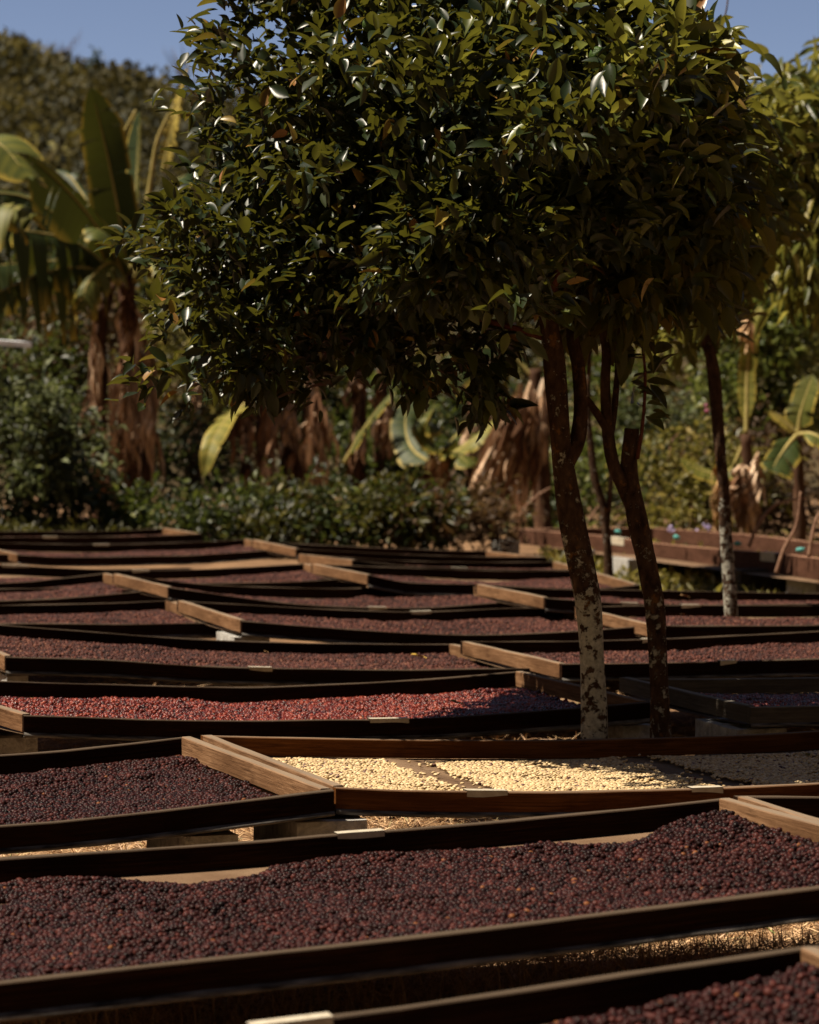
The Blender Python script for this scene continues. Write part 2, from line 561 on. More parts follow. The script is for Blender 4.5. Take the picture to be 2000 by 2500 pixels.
def tray(key, front, back, label, fill, gap=(.05,), fh=.016, size=.0112, sub=2, tapes=(), ends=(1, 1), cut=(0, 1), bulge=(), rest=None, lab2=None, emat='end', bmat='board', bare=.12, dense=1.0, o=None, bh=BH):
    cf = np.array([on_line(x, y, 1.0)[2] for x, y in front]) if front else np.zeros(0)
    cb = np.array([on_line(x, y, 1.0)[2] for x, y in back]) if back else np.zeros(0)
    if o is None:
        num = -(HR * cf.sum() + ((HR + W * cb) * cb).sum()); den = (cf ** 2).sum() + (cb ** 2).sum()
        o = num / den
    NS = 33
    fl = resample(np.array([on_line(x, y, o) for x, y in front]), NS) if front else None
    bl = resample(np.array([on_line(x, y, o + W) for x, y in back]), NS) if back else None
    v3 = np.array([VV[0], VV[1], 0])
    if fl is None: fl = bl - v3 * W
    if bl is None: bl = fl + v3 * W
    sd = abs(hash(key)) % 1000 if False else sum(ord(c) * (i + 3) for i, c in enumerate(key))
    ctr = (fl[NS // 2] + bl[NS // 2]) / 2
    root = empty('drying_tray', (float(ctr[0]), float(ctr[1]), float(ctr[2] - bh)), label, 'drying tray', 'wooden drying trays in rows')
    u3 = np.array([U[0], U[1], 0])
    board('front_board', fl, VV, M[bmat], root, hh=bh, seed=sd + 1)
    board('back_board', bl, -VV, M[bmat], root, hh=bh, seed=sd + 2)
    # end boards between the inner faces
    for side, idx in ((0, 0), (1, -1)):
        if not ends[side]: continue
        a, b_ = fl[idx] + v3 * BT, bl[idx] - v3 * BT
        d = b_ - a; ln = math.hypot(d[0], d[1])
        a = a + d * (.001 / ln); b_ = b_ - d * (.001 / ln)
        nrm = np.array([-d[1], d[0]]) / ln
        if nrm @ U * (1 if side == 0 else -1) < 0: nrm = -nrm
        s = np.linspace(0, 1, 16)[:, None]
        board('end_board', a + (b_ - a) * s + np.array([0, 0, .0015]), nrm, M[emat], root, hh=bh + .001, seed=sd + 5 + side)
    # net floor
    na, nb = NS, 15
    A, B = np.meshgrid(np.linspace(0, 1, na), np.linspace(0, 1, nb), indexing='ij')

    def floor_pt(a, b):
        i = np.clip(a * (NS - 1), 0, NS - 1.001); i0 = i.astype(int); f = (i - i0)[..., None]
        p = (fl[i0] * (1 - f) + fl[i0 + 1] * f); q = (bl[i0] * (1 - f) + bl[i0 + 1] * f)
        r = p * (1 - b[..., None]) + q * b[..., None]
        sag = .010 * 4 * b * (1 - b)
        z = -bh - .003 - sag
        for c0 in bulge:
            z = z + (.010 + .012 * 0) * np.exp(-((a - c0) / .022) ** 2) * np.clip(4 * b * (1 - b) * 3, 0, 1)
        r = r.copy(); r[..., 2] += z
        return r
    fine = 97 if bulge else NS
    A, B = np.meshgrid(np.linspace(0, 1, fine), np.linspace(0, 1, nb), indexing='ij')
    Vf = floor_pt(A, B)
    i, j = np.meshgrid(np.arange(fine - 1), np.arange(nb - 1), indexing='ij')
    q = np.stack([i * nb + j, (i + 1) * nb + j, (i + 1) * nb + j + 1, i * nb + j + 1], -1).reshape(-1, 4)
    Lx = np.linalg.norm(fl[-1] - fl[0])
    mesh('net_floor', Vf.reshape(-1, 3), q, M['net'], root, {'gc': np.stack([A * Lx, B * W, A * 0], -1).reshape(-1, 3)})
    # folded net edge under the front board
    L = np.concatenate([[0], np.cumsum(np.linalg.norm(np.diff(fl, axis=0), axis=1))])
    Lf = np.linspace(0, L[-1], 120)
    hl = np.column_stack([np.interp(Lf, L, fl[:, k]) for k in range(3)])
    wv = vnoise(Lf * 5, Lf * 0, sd + 9, 3)
    sg = .002 + .003 * vnoise(Lf * 2.2, Lf * 0 + 3, sd + 10, 2) + .003 * np.abs(wv) * np.abs(vnoise(Lf * 17, Lf * 0, sd + 12, 2))
    mb = MB()
    sec = [(-.001, -bh + .003), (-.004, -bh), (-.0065, -bh - .003), (-.004, -bh - .007), (.004, -bh - .008), (.010, -bh - .004)]
    V, G = [], []
    for (a, z) in sec:
        V.append(hl + v3 * (a - (.003 * wv if a < -.002 else 0))[:, None] + np.array([0, 0, 1.0]) * (z - sg * (1 if z < -bh + .003 else .3))[:, None] if isinstance(a, np.ndarray) else hl + v3 * np.broadcast_to(a - (.003 * wv if a < -.002 else 0 * wv), Lf.shape)[:, None] + np.array([0, 0, 1.0]) * np.broadcast_to(z - sg * (1 if z < -bh + .003 else .2), Lf.shape)[:, None])
        G.append(np.column_stack([Lf, np.full(len(Lf), a), np.full(len(Lf), z)]))
    k = len(sec)
    V = np.stack(V, 1).reshape(-1, 3); G = np.stack(G, 1).reshape(-1, 3)
    i, j = np.meshgrid(np.arange(len(Lf) - 1), np.arange(k), indexing='ij')
    q = np.stack([i * k + j, (i + 1) * k + j, (i + 1) * k + (j + 1) % k, i * k + (j + 1) % k], -1).reshape(-1, 4)
    mesh('net_hem', V, q, M['hem'], root, {'gc': G})
    # paper tape folded over a rim
    for (which, x0, x1) in tapes:
        ln = fl if which == 'f' else bl
        oo = o if which == 'f' else o + W
        sgn = 1 if which == 'f' else -1
        pxs = np.array([1000 + F * p[0] / p[1] for p in ln])
        aa = [np.interp(x, pxs, np.arange(NS)) for x in (x0, x1)]
        ii = np.linspace(aa[0], aa[1], 10)
        tl = np.column_stack([np.interp(ii, np.arange(NS), ln[:, c]) for c in range(3)])
        out = -v3 * sgn
        V = []
        face = .011 + .002 * np.sin(ii * 2.3)
        fo, bo = (.0025, BT + .0025) if which == 'f' else (.0025, BT + .0025)
        slant = np.linspace(.6, 1.0, 10) if (int(x0) % 2) else np.linspace(1.0, .7, 10)
        for (a, z) in ((-.0025, None), (-.0025, .0035), (BT + .0025, .0035), (BT + .0025, None)):
            zz = np.full(10, .0035) if z is not None else -face * slant
            V.append(tl + v3 * sgn * a + np.array([0, 0, 1.0]) * zz[:, None])
        V = np.stack(V, 1).reshape(-1, 3)
        i, j = np.meshgrid(np.arange(9), np.arange(3), indexing='ij')
        q = np.stack([i * 4 + j, (i + 1) * 4 + j, (i + 1) * 4 + j + 1, i * 4 + j + 1], -1).reshape(-1, 4)
        mesh('tape_label', V, q, M['tape'], root, smooth=False)
    TRAYS[key] = dict(fl=fl, bl=bl, o=o, floor=floor_pt, root=root)
    z = np.concatenate([fl[:, 2], bl[:, 2]])
    print('TRAY %s o=%.2f..%.2f  z %.3f..%.3f L %.2f' % (key, o, o + W, z.min() + HR, z.max() + HR, np.linalg.norm(fl[-1] - fl[0])))
    if not fill: return root
    # ------- the coffee lying in it
    Lx, sp = np.linalg.norm(fl[-1] - fl[0]), size * (.92 if sub == 1 else (1.03 if fill != 'bean' else .92)) / math.sqrt(dense)
    lay = [(sp, 0.0)] + ([(sp * 1.02, -.55)] if sub == 2 and fill != 'bean' else [])
    xs_, ys_, dz_ = [], [], []
    for (s_, lz_) in lay:
        I, J = np.meshgrid(np.arange(int(Lx / s_)), np.arange(int((W - 2 * BT - .01) / (s_ * .88))), indexing='ij')
        xs_.append(((I + .5 * (J % 2) + RNG.uniform(-.36, .36, I.shape)) * s_).ravel())
        ys_.append((BT + .008 + (J + RNG.uniform(-.36, .36, I.shape)) * s_ * .88).ravel())
        dz_.append(np.full(I.size, lz_ * size))
    x, y, dlay = np.concatenate(xs_), np.concatenate(ys_), np.concatenate(dz_)
    a, bb = x / Lx, y / W
    endm = (BT + .012) / Lx
    keep = (a > endm + .012 * rest_noise(a, bb, sd)) & (a < 1 - endm)
    gx = np.linspace(0, 1, len(gap))
    g = np.interp(a, gx, gap) + .018 * vnoise(a * 28, bb * 0, sd + 21, 3) + .008 * vnoise(a * 90, bb * 60, sd + 22, 2)
    edge = (1 - BT / W - g) - bb                       # distance (fraction) from the bare strip behind
    keep &= edge > 0
    nz = vnoise(a * 9, bb * 6, sd + 3, 4)
    hole = vnoise(a * 17 + 3, bb * 9, sd + 4, 3)
    keep &= hole > -1.25 + bare
    for c0 in bulge:
        rim = vnoise(bb * 30, a * 0, sd + 30, 3) * .010
        keep &= (np.abs(a - c0 - .012) > .031 + rim * .8) | (RNG.uniform(0, 1, len(a)) < .03)
    p = floor_pt(a, bb)
    soft = np.clip(edge / .06, 0, 1) ** .7 * np.clip((hole + 1.25 - bare) / .25, 0, 1)
    hgt = (fh * (.62 + .55 * nz) + .006 * np.clip(vnoise(a * 40, bb * 26, sd + 6, 2), 0, 1)) * soft
    if rest is not None: hgt = hgt + rest(a, bb) * soft
    hgt = np.clip(hgt, 0, .047)
    p[:, 2] += size * .46 + hgt + (RNG.uniform(-.42, .42, len(a)) * size + dlay) * np.clip(hgt / .010, 0, 1)
    if fill == 'bean':
        dn = vnoise(a * 26, bb * 11, sd + 7, 4)
        keep &= dn + RNG.normal(0, .18, len(a)) > -.62 - .75 * a - .35 * (1 - np.clip(bb, 0, 1))
    pxx = 1000 + F * p[:, 0] / p[:, 1]
    pyy = 1250 - F * ((p[:, 2] * CT + p[:, 1] * ST) / (p[:, 1] * CT))
    keep &= (pxx > -500) & (pxx < 2800) & (pyy < 2900)
    p = p[keep]
    n = len(p)
    Tv, Tf = (ICO1, ICO2)[sub - 1]
    Tv = Tv.copy()
    sc = size * .5 * RNG.normal(1.02, .13, (n, 1)) * np.array([[1.0, 1.0, 1.14]]) * RNG.normal(1, .06, (n, 3))
    if fill == 'bean':
        sc = size * .5 * RNG.normal(1, .08, (n, 1)) * np.array([[.78, 1.12, .5]])
        ang = RNG.uniform(0, 2 * np.pi, n)
        dd = np.column_stack([np.cos(ang), np.sin(ang), RNG.normal(0, .22, n)])
        R = frames(dd, np.tile([[0, 0, 1.0]], (n, 1)), RNG.normal(0, .3, n))
        tint = RNG.uniform(0, 1, n)
        dk = vnoise(p[:, 0] * 7, p[:, 1] * 7, 5)
        tint = np.where(tint < .03 + .05 * (dk > .45), .02, .07 + .93 * RNG.uniform(0, 1, n))
    else:
        R = rot_random(n)
        tint = np.clip(RNG.beta(1.5, 1.9, n) + .08 * vnoise(p[:, 0] * 6, p[:, 1] * 6, sd), 0, .92)
        tint = np.where(RNG.uniform(0, 1, n) < .004, 1.0, tint)
    if sub == 2 and fill != 'bean':
        Vs, Fs, ts, off = [], [], [], 0
        kind = RNG.integers(0, 4, n)
        for c_ in range(4):
            k_ = kind == c_
            Tq = Tv * (1 + (.015 + .025 * c_) * vnoise(Tv[:, 0] * 2.6 + c_ * 7, Tv[:, 1] * 2.6 + Tv[:, 2] * 3.1, 300 + c_, 2))[:, None]
            V_, F_ = instance(Tq, Tf, p[k_], R[k_], sc[k_])
            Vs.append(V_); Fs.append(F_ + off); off += len(V_); ts.append(tint[k_])
        V, Fc, tint = np.concatenate(Vs), np.concatenate(Fs), np.concatenate(ts)
    else:
        V, Fc = instance(Tv, Tf, p, R, sc)
    nm = 'parchment_beans' if fill == 'bean' else 'coffee_cherries'
    ob = mesh(nm, V, Fc, M[fill], None, {'tint': np.repeat(tint, len(Tv))})
    tag(ob, lab2, 'coffee beans' if fill == 'bean' else 'coffee cherries', None, 'stuff')
    print('   ', n, 'pieces')
    return root


def rest_noise(a, b, sd):
    return np.abs(vnoise(b * 20, a * 0, sd + 40, 3))


def heap(c, w, amp):
    return lambda a, b: amp * np.exp(-((a - c) / w) ** 2)


tray('A1', None, [(-700, 2660), (-300, 2614), (150, 2560), (620, 2500), (1000, 2452), (1500, 2376), (1975, 2307)],
     'nearest tray, dark rim crossing the bottom right corner of the photo', 'dark', gap=(.03, .06, .08, .03, .0), fh=.016, tapes=[('b', 600, 800)],
     lab2='dark dried coffee cherries heaped in the nearest tray at the bottom right', rest=heap(1.0, .25, .02))
tray('A2', None, [(1985, 2307), (2400, 2290), (3000, 2230)], 'tray barely entering at the bottom right edge, behind the nearest tray\'s light end board', 'dark', gap=(.05, .05), fh=.012, lab2='dark dried cherries in the tray just outside the bottom right corner')
tray('B1', [(-60, 2407), (0, 2401), (500, 2346), (1000, 2291), (1500, 2231), (2000, 2168), (2430, 2122)],
     [(-300, 2119), (0, 2092), (500, 2061), (816, 2035), (1000, 2021), (1500, 1976), (1771, 1947)],
     'large foreground tray spanning the whole width, full of dark dried cherries', 'dark',
     gap=(.03, .07, .02, .01, .05, .14, .13, .05, .0, .01, .02, .05, .08, .16, .09, .0, -.01), fh=.008, tapes=[('b', 815, 930)],
     lab2='dark dried coffee cherries spread across the large foreground tray', rest=lambda a, b: .022 * np.exp(-((a - 1) / .2) ** 2) * np.clip(b * 1.4, 0, 1), bare=.30)
tray('B2', None, [(1790, 1943), (2000, 1945), (2600, 1955), (3300, 1940)],
     'tray at the right edge just past the sunlit end board of the large foreground tray', 'dark', gap=(.2, .05), lab2='dark dried cherries in the tray at the right edge beside the large foreground tray')
tray('C1', [(-1276, 2075), (-600, 2055), (0, 2018), (249, 1997), (500, 1968), (816, 1929)], [(-1256, 1885), (-700, 1875), (0, 1842), (249, 1821), (461, 1797)],
     'tray of near-black cherries at left with a broad sunlit end board beside the cream beans', 'dark', gap=(.03, .03, .03, .03, .07, .03, .0, .0), fh=.010, size=.0108,
     lab2='near-black dried cherries in the left tray beside the cream beans', bare=-.5)
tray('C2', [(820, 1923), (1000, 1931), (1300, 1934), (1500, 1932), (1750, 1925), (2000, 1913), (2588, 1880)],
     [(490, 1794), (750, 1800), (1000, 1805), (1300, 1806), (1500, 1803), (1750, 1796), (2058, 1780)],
     'tray of cream parchment beans in front of the lichen-spotted trunks', 'bean', bmat='bounce_lit', gap=(.05, .05, .06, .07, .03, .03, .06, .07), fh=.005, size=.0112,
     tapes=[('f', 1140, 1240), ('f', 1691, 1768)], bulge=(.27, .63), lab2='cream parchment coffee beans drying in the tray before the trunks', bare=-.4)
tray('D0', [(-1200, 1752), (-500, 1757), (0, 1750), (52, 1747)], [(-1400, 1672), (-700, 1668), (-262, 1656)], 'tray end at the left edge, beside the bright red cherries tray', None)
tray('D1', [(58, 1747), (250, 1754), (500, 1760), (1000, 1756), (1242, 1742), (1410, 1730), (1590, 1714)],
     [(-250, 1655), (0, 1662), (500, 1676), (700, 1674), (1000, 1660), (1270, 1638)],
     'tray of bright red cherries, its right end in the shade by the trunks', 'red', gap=(.02, .04, .10, .04, .0, .08, .02, .0, .04, .06, .10), fh=.010, size=.0112,
     tapes=[('f', 903, 998)], lab2='bright red coffee cherries half in the shade left of the trunks', bare=.16)
tray('D2', [(1833, 1727), (2000, 1724), (2600, 1718), (3100, 1700)], [(1512, 1653), (1640, 1657), (2000, 1653), (2600, 1640)],
     'shaded grey tray to the right of the second trunk, its grey end board facing left', 'red', gap=(.12, .06), fh=.014, emat='oldgrey', bmat='oldgrey', lab2='red cherries in deep shade in the grey tray right of the trunks')
tray('E0', [(-900, 1595), (-400, 1600), (6, 1602)], [(-1000, 1520), (-196, 1514)], 'tray corner just showing at the left edge, above the bright red cherries', None)
tray('E1', [(14, 1604), (250, 1611), (500, 1627), (750, 1633), (1000, 1636), (1200, 1633), (1365, 1630)],
     [(-190, 1513), (0, 1525), (250, 1544), (500, 1561), (750, 1569), (1000, 1572), (1107, 1572)],
     'long tray of purple cherries holding a single yellow leaf', 'purple', gap=(.0, .02, .0, .0, .01, .0, .0), fh=.012, tapes=[('f', 607, 664)], sub=1,
     lab2='purple dried cherries around the yellow leaf, behind the bright red ones', bare=-.5)
tray('E2', [(1372, 1622), (1600, 1619), (1800, 1614), (2000, 1609), (2700, 1590)], [(1124, 1566), (1410, 1564), (1640, 1558), (2000, 1540), (2260, 1526)],
     'tray of purple cherries passing behind both lichen trunks to the right edge', 'purple', gap=(.06, .03, .02, .08, .0, .02, .06, .0), fh=.012, tapes=[('f', 1760, 1800), ('b', 1564, 1590)], sub=1,
     lab2='purple dried cherries in the tray directly behind the lichen trunks', bare=-.3)
tray('F1', [(-700, 1530), (0, 1523), (300, 1524), (500, 1521), (585, 1518)], [(-800, 1490), (0, 1477), (250, 1472), (414, 1465)],
     'tray at left whose end board runs down to the whitish block', 'purple', gap=(.0, .0, .04, .0), fh=.012, sub=1, lab2='purple cherries at left in the tray ending by the whitish block', bare=-.5)
tray('F2', [(590, 1516), (750, 1529), (1000, 1546), (1200, 1550), (1410, 1541), (1588, 1528)], [(432, 1466), (500, 1470), (750, 1484), (1000, 1493), (1250, 1484), (1383, 1482)],
     'sagging tray of purple cherries between the whitish block and the first trunk', 'purple', gap=(.1, .02, .0, .05, .03, .0, .02), fh=.012, tapes=[('b', 1000, 1051)], sub=1,
     lab2='purple cherries in the sagging tray between the whitish block and first trunk', bare=-.5)
tray('F3', [(1594, 1528), (1750, 1528), (2000, 1526), (2500, 1512)], [(1400, 1481), (1627, 1477), (2000, 1477), (2330, 1466)],
     'tray right of the trunks, in front of the thin speckled trunk\'s foot', 'purple', gap=(.2, .03, .16, .16, .02, .1), fh=.012, tapes=[('b', 1660, 1706)], sub=1,
     lab2='purple cherries in two mounds right of the trunks, before the thin speckled trunk', bare=-.3)
tray('G1', [(-500, 1480), (0, 1467), (200, 1457), (405, 1438)], [(-600, 1445), (0, 1423), (130, 1413), (261, 1399)],
     'tray at left with its sunlit end board below the far left trays', 'purple', gap=(.0, .0, .0), fh=.012, sub=1, lab2='purple cherries in the left tray with the sunlit end board, mid-distance', bare=-.6)
tray('G2', [(412, 1434), (500, 1446), (645, 1466), (790, 1479), (1000, 1484), (1145, 1477), (1325, 1462)], [(275, 1401), (500, 1426), (790, 1436), (1000, 1431), (1139, 1427)],
     'tray sagging like a smile in the middle distance, left of the first trunk', 'purple', gap=(.3, .0, .04, .1, .1, .0, .1, .0), fh=.012, tapes=[('f', 900, 945)], sub=1, lab2='purple cherries in the smile-shaped tray in the middle distance', bare=-.4)
tray('G3', [(1332, 1460), (1470, 1470), (1600, 1475), (1790, 1477), (2000, 1474), (2400, 1464)], [(1160, 1426), (1290, 1435), (1394, 1438), (1500, 1439), (1767, 1444), (2000, 1448), (2300, 1446)],
     'tray around the foot of the thin speckled trunk', 'purple', gap=(.1, .03, .1, .05, .02, .3), fh=.012, tapes=[('f', 1520, 1560)], sub=1, lab2='purple cherries in the tray behind the thin speckled trunk\'s foot', bare=-.3)
tray('H1', [(-500, 1440), (0, 1438), (300, 1432), (500, 1424), (700, 1421), (790, 1416), (895, 1408)], [(-400, 1374), (0, 1379), (110, 1384), (330, 1392), (500, 1389), (749, 1376)],
     'tray in the distance whose striped end board meets the small white block', 'purple', gap=(.3, .2, .1, .1, .0), fh=.012, tapes=[('b', 2, 70), ('b', 320, 362)], sub=1, lab2='purple cherries far off, left of the small white block', bare=-.3)
tray('H2', [(900, 1404), (1000, 1422), (1160, 1427), (1394, 1437), (1500, 1434), (1563, 1427)], [(760, 1377), (1000, 1386), (1200, 1393), (1440, 1393)],
     'far tray ending in an orange board between the two lichen trunks', 'purple', gap=(.2, .05, .2, .2, .0, .0), fh=.012, sub=1, lab2='purple cherries far off, just left of the first trunk', bare=-.3)
tray('I0', [(-400, 1354), (0, 1353), (38, 1352)], [(-500, 1330), (-84, 1327)], 'far tray end at the left edge with a short bright end board', None)
tray('I1', [(43, 1354), (150, 1360), (350, 1358), (500, 1354), (720, 1338)], [(-80, 1326), (0, 1325), (250, 1329), (500, 1322), (603, 1316)],
     'far tray ending in a bright board with a small pale corner, left of centre', 'purple', gap=(.1, .1, .15, .02, .1, .0), fh=.012, tapes=[('b', 225, 265)], sub=1, lab2='purple cherries in the far tray with the bright end board left of centre', bare=-.3)
tray('I2', [(862, 1368), (1000, 1381), (1200, 1389), (1380, 1391), (1428, 1388)], [(727, 1353), (1000, 1369), (1200, 1372), (1356, 1371)],
     'narrow far tray just in front of the farthest one by the pale block', 'purple', gap=(.2, .1, .0, .0), fh=.015, tapes=[('f', 1103, 1142)], sub=1, lab2='purple cherries in the narrow far tray near the pale block', bare=-.3)
tray('J1', [(-300, 1313), (0, 1311), (300, 1310), (493, 1303)], [(-300, 1298), (0, 1297), (250, 1296), (403, 1289)],
     'farthest tray at left, in front of the shaggy banana stems', 'purple', gap=(.1, .1, .1, .2), fh=.012, tapes=[('f', 104, 140)], sub=1, lab2='purple cherries in the farthest tray at left', bare=-.3)
tray('J2', [(724, 1340), (1000, 1354), (1190, 1359), (1335, 1360)], [(615, 1318), (740, 1328), (1000, 1340), (1192, 1346)],
     'farthest tray in the centre, beside the pale concrete block', 'purple', gap=(.1, .1, .1), fh=.012, sub=1, lab2='purple cherries in the farthest tray at the centre', bare=-.3)

# ------------------------------------------------------------------ ground and hills


def hill_z(x, y):
    """terrain height: level yard, then a bank, then the wooded hill"""
    x, y = np.asarray(x, float), np.asarray(y, float)
    az = x / np.maximum(y, 1)
    sky_t = np.interp(az, [-.30, -.16, -.141, -.125, -.110, -.095, -.07, 0, .1, .2, .4], [.116, .1185, .1170, .1135, .1095, .1060, .1045, .101, .090, .080, .082])
    rise = np.clip((y - 36) / (300 - 36), 0, 1) - np.clip((y - 300) / 600, 0, .5)
    z = GZ + rise ** 1.15 * (sky_t * 300 - 1.6 - GZ)
    # added out-of-view slopes behind the camera and beside it, cutting the sky fill
    back = np.clip(-6 - y, 0, None) * .85
    side = np.clip(np.abs(x) - (13 + .32 * np.clip(y, 0, None)), 0, None) * .75
    sky_block = np.minimum(np.hypot(back, side), 75)
    z = z + sky_block + np.clip(sky_block / 8, 0, 1) * 1.3 * vnoise(x / 7, y / 7, 78, 3)
    z = z + np.clip((y - 70) / 60, 0, 1) * 1.6 * vnoise(x / 14, y / 14, 77, 3)
    return z


xs = np.concatenate([np.linspace(-900, -240, 8), np.linspace(-210, 210, 141), np.linspace(240, 900, 8)])
ys = np.concatenate([np.linspace(-140, -8, 34), np.linspace(-5, 28, 12), np.linspace(31, 340, 104), np.linspace(380, 1200, 10)])
X, Y = np.meshgrid(xs, ys, indexing='ij')
i, j = np.meshgrid(np.arange(len(xs) - 1), np.arange(len(ys) - 1), indexing='ij')
q = np.stack([i * len(ys) + j, (i + 1) * len(ys) + j, (i + 1) * len(ys) + j + 1, i * len(ys) + j + 1], -1)
Z = hill_z(X, Y)
kk = int(np.searchsorted(ys, 36))
V = np.stack([X, Y, Z], -1).reshape(-1, 3)
gm = (np.abs(X[:-1, :-1]) < 13) & (Y[:-1, :-1] > -6) & (Y[:-1, :-1] < 36)
tag(mesh('ground', V, q[gm], M['soil']), kind='structure')
tag(mesh('hill', V, q[~gm], M['hillsoil']), kind='structure')  # the seen hill plus the added slopes that cut sky fill


def straw(name, n, xr, yr, lab, ln=(.02, .07), mat='straw', upz=.25, cen=None):
    x = RNG.uniform(*xr, n); y = RNG.uniform(*yr, n)
    a = RNG.uniform(0, 2 * np.pi, n)
    l = RNG.uniform(*ln, n)
    el = np.abs(RNG.normal(0, upz, n))
    d = np.column_stack([np.cos(a) * np.cos(el), np.sin(a) * np.cos(el), np.sin(el)])
    z = GZ + .004 + RNG.uniform(0, .018, n)
    T = np.array([[-1, 0, 0], [1, 0, 0], [.8, .5, .12], [-.8, .5, .12], [.2, 1, 0], [-.2, 1, 0]], float)
    Tf = np.array([[0, 1, 2, 3], [3, 2, 4, 5]])
    R = frames(d, np.tile([[0, 0, 1.0]], (n, 1)), RNG.normal(0, .6, n))
    w = RNG.uniform(.0006, .0016, n)
    V, Fc = instance(T, Tf, np.column_stack([x, y, z]), R, np.column_stack([w, l, l * .35]))
    o = mesh(name, V, Fc, M[mat], None, {'tint': np.repeat(np.clip(RNG.normal(.5, .25, n), 0, .97) + .03 * (RNG.uniform(0, 1, n) < .03), 6)})
    return tag(o, lab, 'dry grass', None, 'stuff')


straw('dry_grass', 60000, (-1.3, 1.6), (5.0, 8.4), 'dry straw-coloured grass littering the ground under the near trays', upz=.3)
straw('dry_grass', 34000, (-1.1, 1.5), (4.5, 6.0), 'stubbly dry grass standing in the shade between the two nearest trays', (.025, .08), upz=.75)
straw('dry_grass', 26000, (-3, 3.4), (8.4, 13), 'dry grass on the ground under the middle trays', (.03, .09))

# ------------------------------------------------------------------ concrete blocks


def block(px, py_top, D, label, w=.19, hgt=None, dep=.39, yaw=17, z0=None, px_is='left', mat='block', tilt=0):
    if isinstance(D, str):                              # just inside the front line of that tray
        T = TRAYS[D]
        r_ = ray(px, 1700)
        k_ = (T['o'] + .03) / (r_[0] * VV[0] + r_[1] * VV[1])
        p = r_ * k_
        pxs = 1000 + F * T['fl'][:, 0] / T['fl'][:, 1]
        p[2] = np.interp(px, pxs, T['fl'][:, 2]) - BH - .017
    else:
        p = P(px, py_top, D)
    zb = GZ if z0 is None else z0
    hgt = p[2] - zb if hgt is None else hgt
    zb = p[2] - hgt
    mb = MB()
    r = np.random.default_rng(int(px * 7 + py_top))

    def bx(x0, x1, y0, y1, a, b):
        nx = 5
        g = np.array([[x, y, z] for x in (x0, x1) for y in (y0, y1) for z in (a, b)])
        mb.add(g, [[0, 1, 3, 2], [4, 6, 7, 5], [0, 4, 5, 1], [2, 3, 7, 6], [0, 2, 6, 4], [1, 5, 7, 3]])
    t = .032
    bx(0, w, 0, t, 0, hgt); bx(0, w, dep - t, dep, 0, hgt)
    bx(0, w, dep / 2 - t / 2, dep / 2 + t / 2, 0, hgt)
    for (a, b) in ((t, dep / 2 - t / 2), (dep / 2 + t / 2, dep - t)):
        bx(0, t, a + .0005, b - .0005, .001, hgt - .001); bx(w - t, w, a + .0005, b - .0005, .001, hgt - .001)
        bx(t + .0005, w - t - .0005, a + .0005, b - .0005, .002, hgt * .35)
    V = np.concatenate(mb.v)
    V[:, :2] += .002 * np.sin(V[:, [1, 0]] * 60 + V[:, [2]] * 40)
    c, s = math.cos(rad(yaw)), math.sin(rad(yaw))
    loc = (float(p[0]), float(p[1]), float(zb))
    o = empty('concrete_block', loc, label, 'concrete block', 'concrete blocks propping the trays')
    W2 = np.column_stack([V[:, 0] * c - V[:, 1] * s, V[:, 0] * s + V[:, 1] * c, V[:, 2]]) + np.array(loc)
    me = mesh('concrete_block', W2, np.concatenate(mb.q), M[mat], None, smooth=False)
    bpy.data.objects.remove(o)
    V3 = W2 - np.array(loc, np.float32)
    me.data.vertices.foreach_set('co', V3.astype(np.float32).ravel())
    me.location = loc
    return tag(me, label, 'concrete block', 'concrete blocks propping the trays')


block(726, 1984, 'C1', 'hollow block under the joint of the black cherries tray and the cream beans tray', w=.155)
block(450, 2016, 'C1', 'block under the black cherries tray, seen over the foreground tray', w=.115)
block(-14, 1800, 'D0', 'brownish block at the left edge below the bright red cherries', w=.12)
block(1521, 1757, 'D1', 'grey block at the foot of the second lichen trunk', w=.095, dep=.3)
block(1800, 1776, 'D2', 'grey block under the front corner of the shaded grey tray', w=.15, dep=.3)
block(18, 1649, 'E1', 'small block under a tray corner at the left edge, above the bright red cherries', w=.07, dep=.25)
block(571, 1665, 'E1', 'block under the middle of the tray that holds the yellow leaf', w=.10, dep=.3)
block(573, 1551, 'F2', 'whitish block with a sunlit top between two tray corners', w=.14, dep=.3)
block(884, 1424, 'H1', 'small white block below the corner of a far striped end board', w=.07, dep=.25)
block(1220, 1321, 22.4, 'pale two-hole block under the left end of the raised reddish bed', w=.155, dep=.39, hgt=.19, yaw=8)
block(1428, 1344, 20.6, 'pale block under the raised reddish bed, just right of the first trunk', w=.08, hgt=.22)
block(1534, 1366, 19.2, 'bluish block under the raised reddish bed, left of the second trunk', w=.07, hgt=.2)
block(1808, 1392, 17.0, 'black shaded block under the raised reddish bed, right of the thin speckled trunk', w=.20, dep=.2, hgt=.16, mat='post')  # dark post material puts the shade under the bed into the block's colour
block(1993, 1425, 15.9, 'block cut by the right edge under the raised reddish bed', w=.19, hgt=.12)

